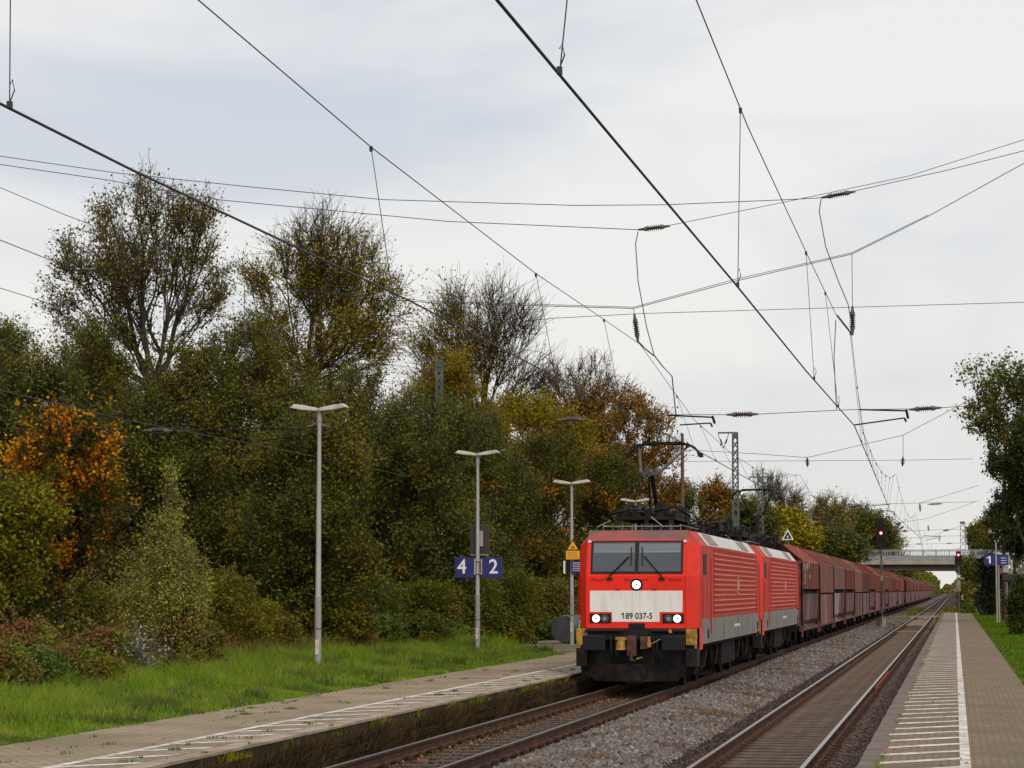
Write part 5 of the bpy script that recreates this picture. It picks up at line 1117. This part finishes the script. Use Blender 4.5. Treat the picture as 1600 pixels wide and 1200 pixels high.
# ------------------------------------------------------------------ masts
def lattice_mast(X, Y, ztop, w_, label, arm=0, zb=.2, m='mast', w2=None, bars=None, vins=False):
    t = empty('lattice_mast', (X, Y, zb), label, 'catenary mast', 'lattice catenary masts')
    H = ztop-zb; w2 = w2 or w_*.7; b = MB()
    for sx_ in (-1, 1):
        for sy_ in (-1, 1): b.bar((sx_*w_/2, sy_*w_/2, 0), (sx_*w2/2, sy_*w2/2, H), .07, .07)
    b.build('column', M[m], t); b = MB(); n = int(H/(w_*1.15))
    for k in range(n):
        z0, z1 = H*k/n, H*(k+1)/n; a0, a1 = (w_+(w2-w_)*k/n)/2, (w_+(w2-w_)*(k+1)/n)/2; s = 1 if k % 2 else -1
        for sy_ in (-1, 1): b.bar((-s*a0, sy_*a0, z0), (s*a1, sy_*a1, z1), .035, .05); b.bar((s*a0, sy_*a0, z0), (-s*a1, sy_*a1, z1), .035, .05)
        for sx_ in (-1, 1): b.bar((sx_*a0, -s*a0, z0), (sx_*a1, s*a1, z1), .035, .05)
    b.box(-w2/2-.02, w2/2+.02, -w2/2-.02, w2/2+.02, H-.35, H+.02); b.box(-w_*.44, w_*.44, -w_*.44, w_*.44, H*.5, H*.56)
    b.build('lattice', M[m], t)
    if arm:
        b = MB(); b.bar((w2/2*(-1 if arm > 0 else 1), 0, H), (arm, 0, H), .08, .1)
        ar = b.build('cross_arm', M[m], t)
        if vins:
            b = MB(); e_ = arm; q = arm*.35
            b.tube([(e_, 0, H), (e_*.98+.0, 0, H-.15), ((e_+q)/2, 0, H-.95)], .02, 6); b.tube([(q, 0, H), ((e_+q)/2, 0, H-.95)], .02, 6)
            b.tube([(e_+(q-e_)*.2, 0, H-.4), (e_+(q-e_)*.35, 0, H-.68)], .05, 8); b.tube([(q-(q-e_)*.2, 0, H-.4), (q-(q-e_)*.35, 0, H-.68)], .05, 8); b.build('insulator', M['insul'], ar)
    return t
pm = at(1148.5, 676, Y=150)
lattice_mast(pm[0], 150, pm[2], .42, 'tall green lattice mast with a short side arm, right of the first collector', arm=-1.05, vins=True)
pm = at(687, 563, Y=122); lattice_mast(pm[0], 122, pm[2], .3, 'slim grey lattice mast with side arm among the trees left of centre', arm=-.95, vins=True, m='mast', w2=.26)
pm = at(1188, 740, Y=215); t = lattice_mast(pm[0], 215, pm[2]-.3, .5, 'distant lattice mast with a wide crossbar behind the second collector', w2=.42)
b = MB(); hz = pm[2]-.5; b.bar((-1.0, 0, hz), (.9, 0, hz), .12, .12); b.tube([(-.65, 0, hz), (-.65, 0, hz+.55)], .05, 6); b.tube([(.22, 0, hz), (.22, 0, hz+.75)], .06, 6); b.build('crossbar', M['mast'], t)
pm = at(1593, 572, Y=178); lattice_mast(pm[0], 178, pm[2], .5, 'grey lattice mast standing in the leafy tree at the right edge', w2=.36, zb=.3, m='wiregrey')
pm = at(1504, 815, Y=380); lattice_mast(pm[0], 380, pm[2], .8, 'far teal lattice mast beyond the bridge on the right', w2=.7)
pm = at(1355, 818, Y=330); lattice_mast(pm[0], 330, pm[2], .5, 'far grey lattice mast in front of the dark green tree', m='wiregrey')
pm = at(1066, 680, Y=122); b_ = empty('wooden_mast', (pm[0], 122, .2), 'slim brown mast just right of the first collector head', 'mast', None)
MB().tube([(0, 0, 0), (0, 0, pm[2]-.2)], [.12, .08], 10).build('pole', M['wood'], b_); MB().tube([(0, 0, pm[2]-.2), (0, 0, pm[2]-.1)], [.1, .04], 8).build('cap', M['rust'], b_)

# ------------------------------------------------------------------ overhead wires
def wire(pts, r, name, parent, m='wire', n=5, sub=0):
    b = MB(); b.tube(pts, r, n); o = b.build(name, M[m], parent, recalc=False); return o
def insul(p0, p1, parent, r=.085, nd=7, m='insul'):
    "ribbed insulator with pale end caps between two points"
    p0, p1 = Vector(p0), Vector(p1); d = p1-p0; b = MB()
    b.tube([p0, p0+d*.25], [.025, .05], 6, 1); b.tube([p0+d*.75, p1], [.05, .025], 6, 1)
    b.tube([p0+d*.2, p0+d*.3], .06, 8, 1); b.tube([p0+d*.7, p0+d*.8], .06, 8, 1)
    b.tube([p0+d*.25, p0+d*.75], .04, 8)
    for k in range(nd): a_ = p0+d*(.31+.38*k/(nd-1)); b.tube([a_, a_+d*.02], [r, r*.8], 10)
    return b.build('insulator', [M[m], M['fitting']], parent)
ZC = 6.35
def catenary(label, contact, messenger, rc, rm, drops, X=None):
    t = empty('overhead_line', (contact[0][0], 20, ZC), label, 'overhead line', 'overhead contact lines')
    inv = Vector((contact[0][0], 20, ZC))
    C1 = [Vector(p)-inv for p in contact]; wire(C1, rc, 'contact_wire', t)
    if messenger: C2 = [Vector(p)-inv for p in messenger]; wire(C2, rm, 'messenger_wire', t)
    def interp(Cs, y):
        for a, b in zip(Cs, Cs[1:]):
            if a.y <= y <= b.y: return a.lerp(b, (y-a.y)/(b.y-a.y))
        return None
    for y in drops:
        a, b = interp(C1, y-20), interp(C2, y-20)
        if a is None or b is None: continue
        bb = MB(); bb.tube([a, b], .0055, 4); bb.box(a.x-.02, a.x+.02, a.y-.02, a.y+.02, a.z, a.z+.06); bb.box(b.x-.02, b.x+.02, b.y-.02, b.y+.02, b.z-.06, b.z+.01)
        if y < 60: bb.tube([a+Vector((0, 0, .05)), a+Vector((.04, 0, .15)), a+Vector((.02, 0, .24)), a+Vector((0, 0, .2))], .006, 4)
        bb.build('dropper', M['wire'], t, recalc=False)
    return t
def pts_contact(pix, Z=ZC): return [tuple(at(x, y, Z=Z)) for x, y in pix]
spans = [61.5, 123.5, 185.5, 247.5, 309.5, 371.5, 433.5]
def longline(X, first_c, first_m, seed):
    c = [tuple(p) for p in first_c]; m = [tuple(p) for p in first_m]
    y = c[-1][1]; k = 0
    ys = [s for s in spans if s > y+5]
    for i, s in enumerate(ys):
        k += 1; c.append((X+.3*(-1)**(k+seed), s, ZC))
    y0 = m[-1][1]
    for i, s in enumerate([q for q in spans if q > y0+5]):
        pz_ = m[-1][2] if i == 0 else 8.0
        a = m[-1]
        for f in (.2, .4, .6, .8): yy = a[1]+(s-a[1])*f; m.append((X, yy, 8.2-(1-(2*f-1)**2)*1.1))
        m.append((X, s, 8.2))
    return c, m
# right track
cR = pts_contact([(653, -150), (777, 0), (960, 219), (1146, 440), (1260, 580), (1335, 665)])
mR = [at(x, y, X=-2.68) for x, y in [(1030, -150), (1088, 0), (1168, 197), (1268, 412), (1308, 495), (1330, 522)]]
cR = [(-3.1, 10, ZC)]+cR[1:]; mR = [(-2.68, 12, 8.75)]+mR[1:]
c, m = longline(-2.83, cR, mR, 0)
LR = catenary('overhead contact line above the empty right track', c, m, .0135, .008, [18.2, 31.6, 46, 53]+[66+6.5*k for k in range(9)]+[130+8*k for k in range(7)]+[195, 206, 217, 228, 240])
# left track
cL = pts_contact([(-160, 82), (0, 162), (205, 265), (375, 345), (640, 470), (870, 590), (1020, 668), (1079, 698)])
mL = [at(x, y, X=-7.62) for x, y in [(170, -105), (310, 0), (580, 230), (838, 428), (945, 500), (1000, 538)]]
cL = [(-7.95, 10, ZC)]+cL[1:]; mL = [(-7.62, 12, 8.5)]+mL[1:]
c, m = longline(-7.62, cL, mL, 1)
LL = catenary('overhead contact line above the left track and the locomotives', c, m, .0135, .008, [18.7, 31.4, 44.5, 53.5]+[68+6.5*k for k in range(9)]+[130+8*k for k in range(7)])
# the track hidden in the scrub
cF = [tuple(at(x, y, Z=ZC)) for x, y in [(-80, 592), (0, 610), (190, 655), (400, 695), (500, 715), (640, 745)]]; mF = [at(x, y, X=-18.7) for x, y in [(-80, 424), (0, 450), (67, 471), (180, 505), (300, 535), (384, 548)]]
LF = catenary('overhead line over the overgrown track in front of the wood', cF, mF, .011, .008, [49.5, 56])
mF2 = [at(x, y, X=-16.9) for x, y in [(-60, 353), (0, 375), (75, 405), (250, 465), (384, 505)]]
t = empty('guy_wire', tuple(mF2[0]), 'upper wire sloping across the left sky above the maple', 'wire'); i0 = Vector(mF2[0]); wire([Vector(p)-i0 for p in mF2], .009, 'cable', t)
wire([Vector(mF2[-1])-i0, Vector(at(640, 620, X=-16.9))-i0], .007, 'cable_end', t)

def span(Y, label, cables, inss, hangs, arms, first=True, rc=.011):
    o = at(1000, 700, Y=Y); t = empty('head_span', tuple(o), label, 'head span', 'cross span wires between the masts'); o = Vector(o)
    Q = lambda x, y, dy=0: Vector(at(x, y, Y=Y+dy))-o
    for cb, m_, r in cables: wire([Q(*p) for p in cb], r, 'cable', t, m_)
    for a, b in inss: insul(Q(*a), Q(*b), t, r=.085 if Y < 100 else .12)
    for a, b in hangs: wire([Q(*a), Q(*b)], .009 if Y < 100 else .014, 'hanger', t)
    for h_, v_, l_ in arms:
        b = MB(); r = .022 if Y < 100 else .03
        b.tube([Q(*h_[0]), Q(*h_[1])], r, 6); b.tube([Q(*v_[0]), Q(*v_[1])], r*1.5, 6); b.tube([Q(*l_[0]), Q(*l_[1])], r*.9, 6)
        b.tube([Q(*l_[1]), Q(l_[1][0]+3, l_[1][1]+6)], r*1.2, 6); b.build('registration_arm', M['dark'], t)
    return t
span(61.5, 'nearest set of cross span wires, strung over the leading locomotive', [
  ([(-100, 226), (0, 244), (180, 270), (400, 293), (600, 312), (900, 321), (1040, 320), (1230, 312), (1283, 309)], 'wire', .0105),
  ([(1337, 298), (1480, 266), (1610, 233)], 'wire', .0095), ([(1047, 352), (1230, 315), (1420, 275), (1620, 212)], 'wire', .0085),
  ([(-100, 238), (0, 257), (160, 280), (340, 312), (700, 346), (997, 359)], 'wire', .0105),
  ([(-100, 258), (0, 293), (100, 335), (240, 388), (382, 447), (670, 473), (990, 482), (1146, 440), (1331, 397), (1450, 338), (1620, 244)], 'wire', .010),
  ([(382, 444.5), (670, 470.5), (990, 480), (1146, 437), (1331, 395), (1450, 336)], 'wire', .008),
  ([(500, 540), (700, 512), (870, 497), (1000, 490), (1300, 481), (1610, 472)], 'wire', .008),
  ([(1040, 648), (1135, 648)], 'wire', .009), ([(1185, 647), (1332, 640), (1420, 639)], 'wire', .009), ([(1470, 637), (1610, 628)], 'wire', .009),
  ([(190, 655), (225, 675)], 'wire', .009), ([(265, 673), (410, 668)], 'wire', .008),
  ([(997, 362), (993, 380), (997, 440), (1010, 510), (1022, 555)], 'wire', .013), ([(1283, 311), (1280, 330), (1290, 385), (1310, 440), (1325, 475), (1329, 497)], 'wire', .013),
  ([(1306, 500), (1303, 560), (1307, 640)], 'wire', .012), ([(1022, 555), (1035, 572), (1050, 588), (1056, 648)], 'wire', .016), ([(1308, 492), (1318, 505), (1330, 520)], 'wire', .018),
  ([(995, 531), (1008, 545), (1022, 556)], 'wire', .018)],
 [((997, 359), (1047, 353)), ((1283, 309), (1337, 299)), ((1135, 648), (1185, 647)), ((1420, 640), (1471, 637)), ((382, 500), (385, 560)), ((991, 490), (997, 535)), ((1332, 478), (1332, 524)), ((225, 673), (270, 673)), ((870, 656), (918, 656)), ((480, 666), (515, 666))],
 [((382, 447), (382, 505)), ((990, 482), (991, 492)), ((1331, 397), (1332, 480))],
 [(((1044, 649), (1114, 652)), ((1113, 650), (1117, 662)), ((1062, 664), (1110, 661))), (((1343, 640), (1417, 642)), ((1416, 640), (1419, 654)), ((1335, 664), (1413, 653))), (((402, 668), (470, 671)), ((469, 669), (469, 684)), ((405, 689), (466, 681)))])
span(123.5, 'second set of cross span wires over the wagons', [
  ([(1075, 703), (1180, 709), (1261, 715), (1411, 680), (1487, 640), (1600, 575)], 'wire', .013),
  ([(1070, 721), (1261, 720), (1411, 719), (1520, 717)], 'wire', .011),
  ([(1300, 1000), (1300, 1001)], 'wire', .01)],
 [((1261, 714), (1262, 730)), ((1411, 713), (1410, 729))], [((1411, 680), (1411, 714))],
 [])
span(185.5, 'third set of cross span wires above the nearer signal', [
  ([(1310, 789), (1437, 786), (1525, 784)], 'wire', .014), ([(1240, 768), (1310, 785), (1340, 789)], 'wire', .012), ([(1437, 786), (1475, 775), (1530, 758)], 'wire', .014), ([(1390, 819), (1450, 810), (1530, 782)], 'wire', .012)],
 [((1325, 791), (1350, 790)), ((1449, 788), (1473, 787)), ((1437, 786), (1438, 800))], [],
 [(((1352, 791), (1391, 788)), ((1352, 790), (1352, 796)), ((1372, 797), (1396, 799)))])
span(247.5, 'fourth, distant set of cross span wires', [([(1385, 830), (1535, 826)], 'wire', .016), ([(1400, 842), (1470, 838), (1530, 836)], 'wire', .016), ([(1460, 836), (1500, 822), (1530, 812)], 'wire', .014)],
 [((1408, 830), (1420, 830)), ((1473, 829), (1484, 828)), ((1450, 820), (1451, 830))], [], [(((1444, 837), (1468, 838)), ((1468, 836), (1469, 842)), ((1446, 844), (1466, 840)))])
span(309.5, 'farthest visible cross span wires just above the bridge', [([(1400, 851), (1530, 848)], 'wire', .016)], [((1431, 850), (1440, 850)), ((1478, 849), (1488, 849))], [], [])
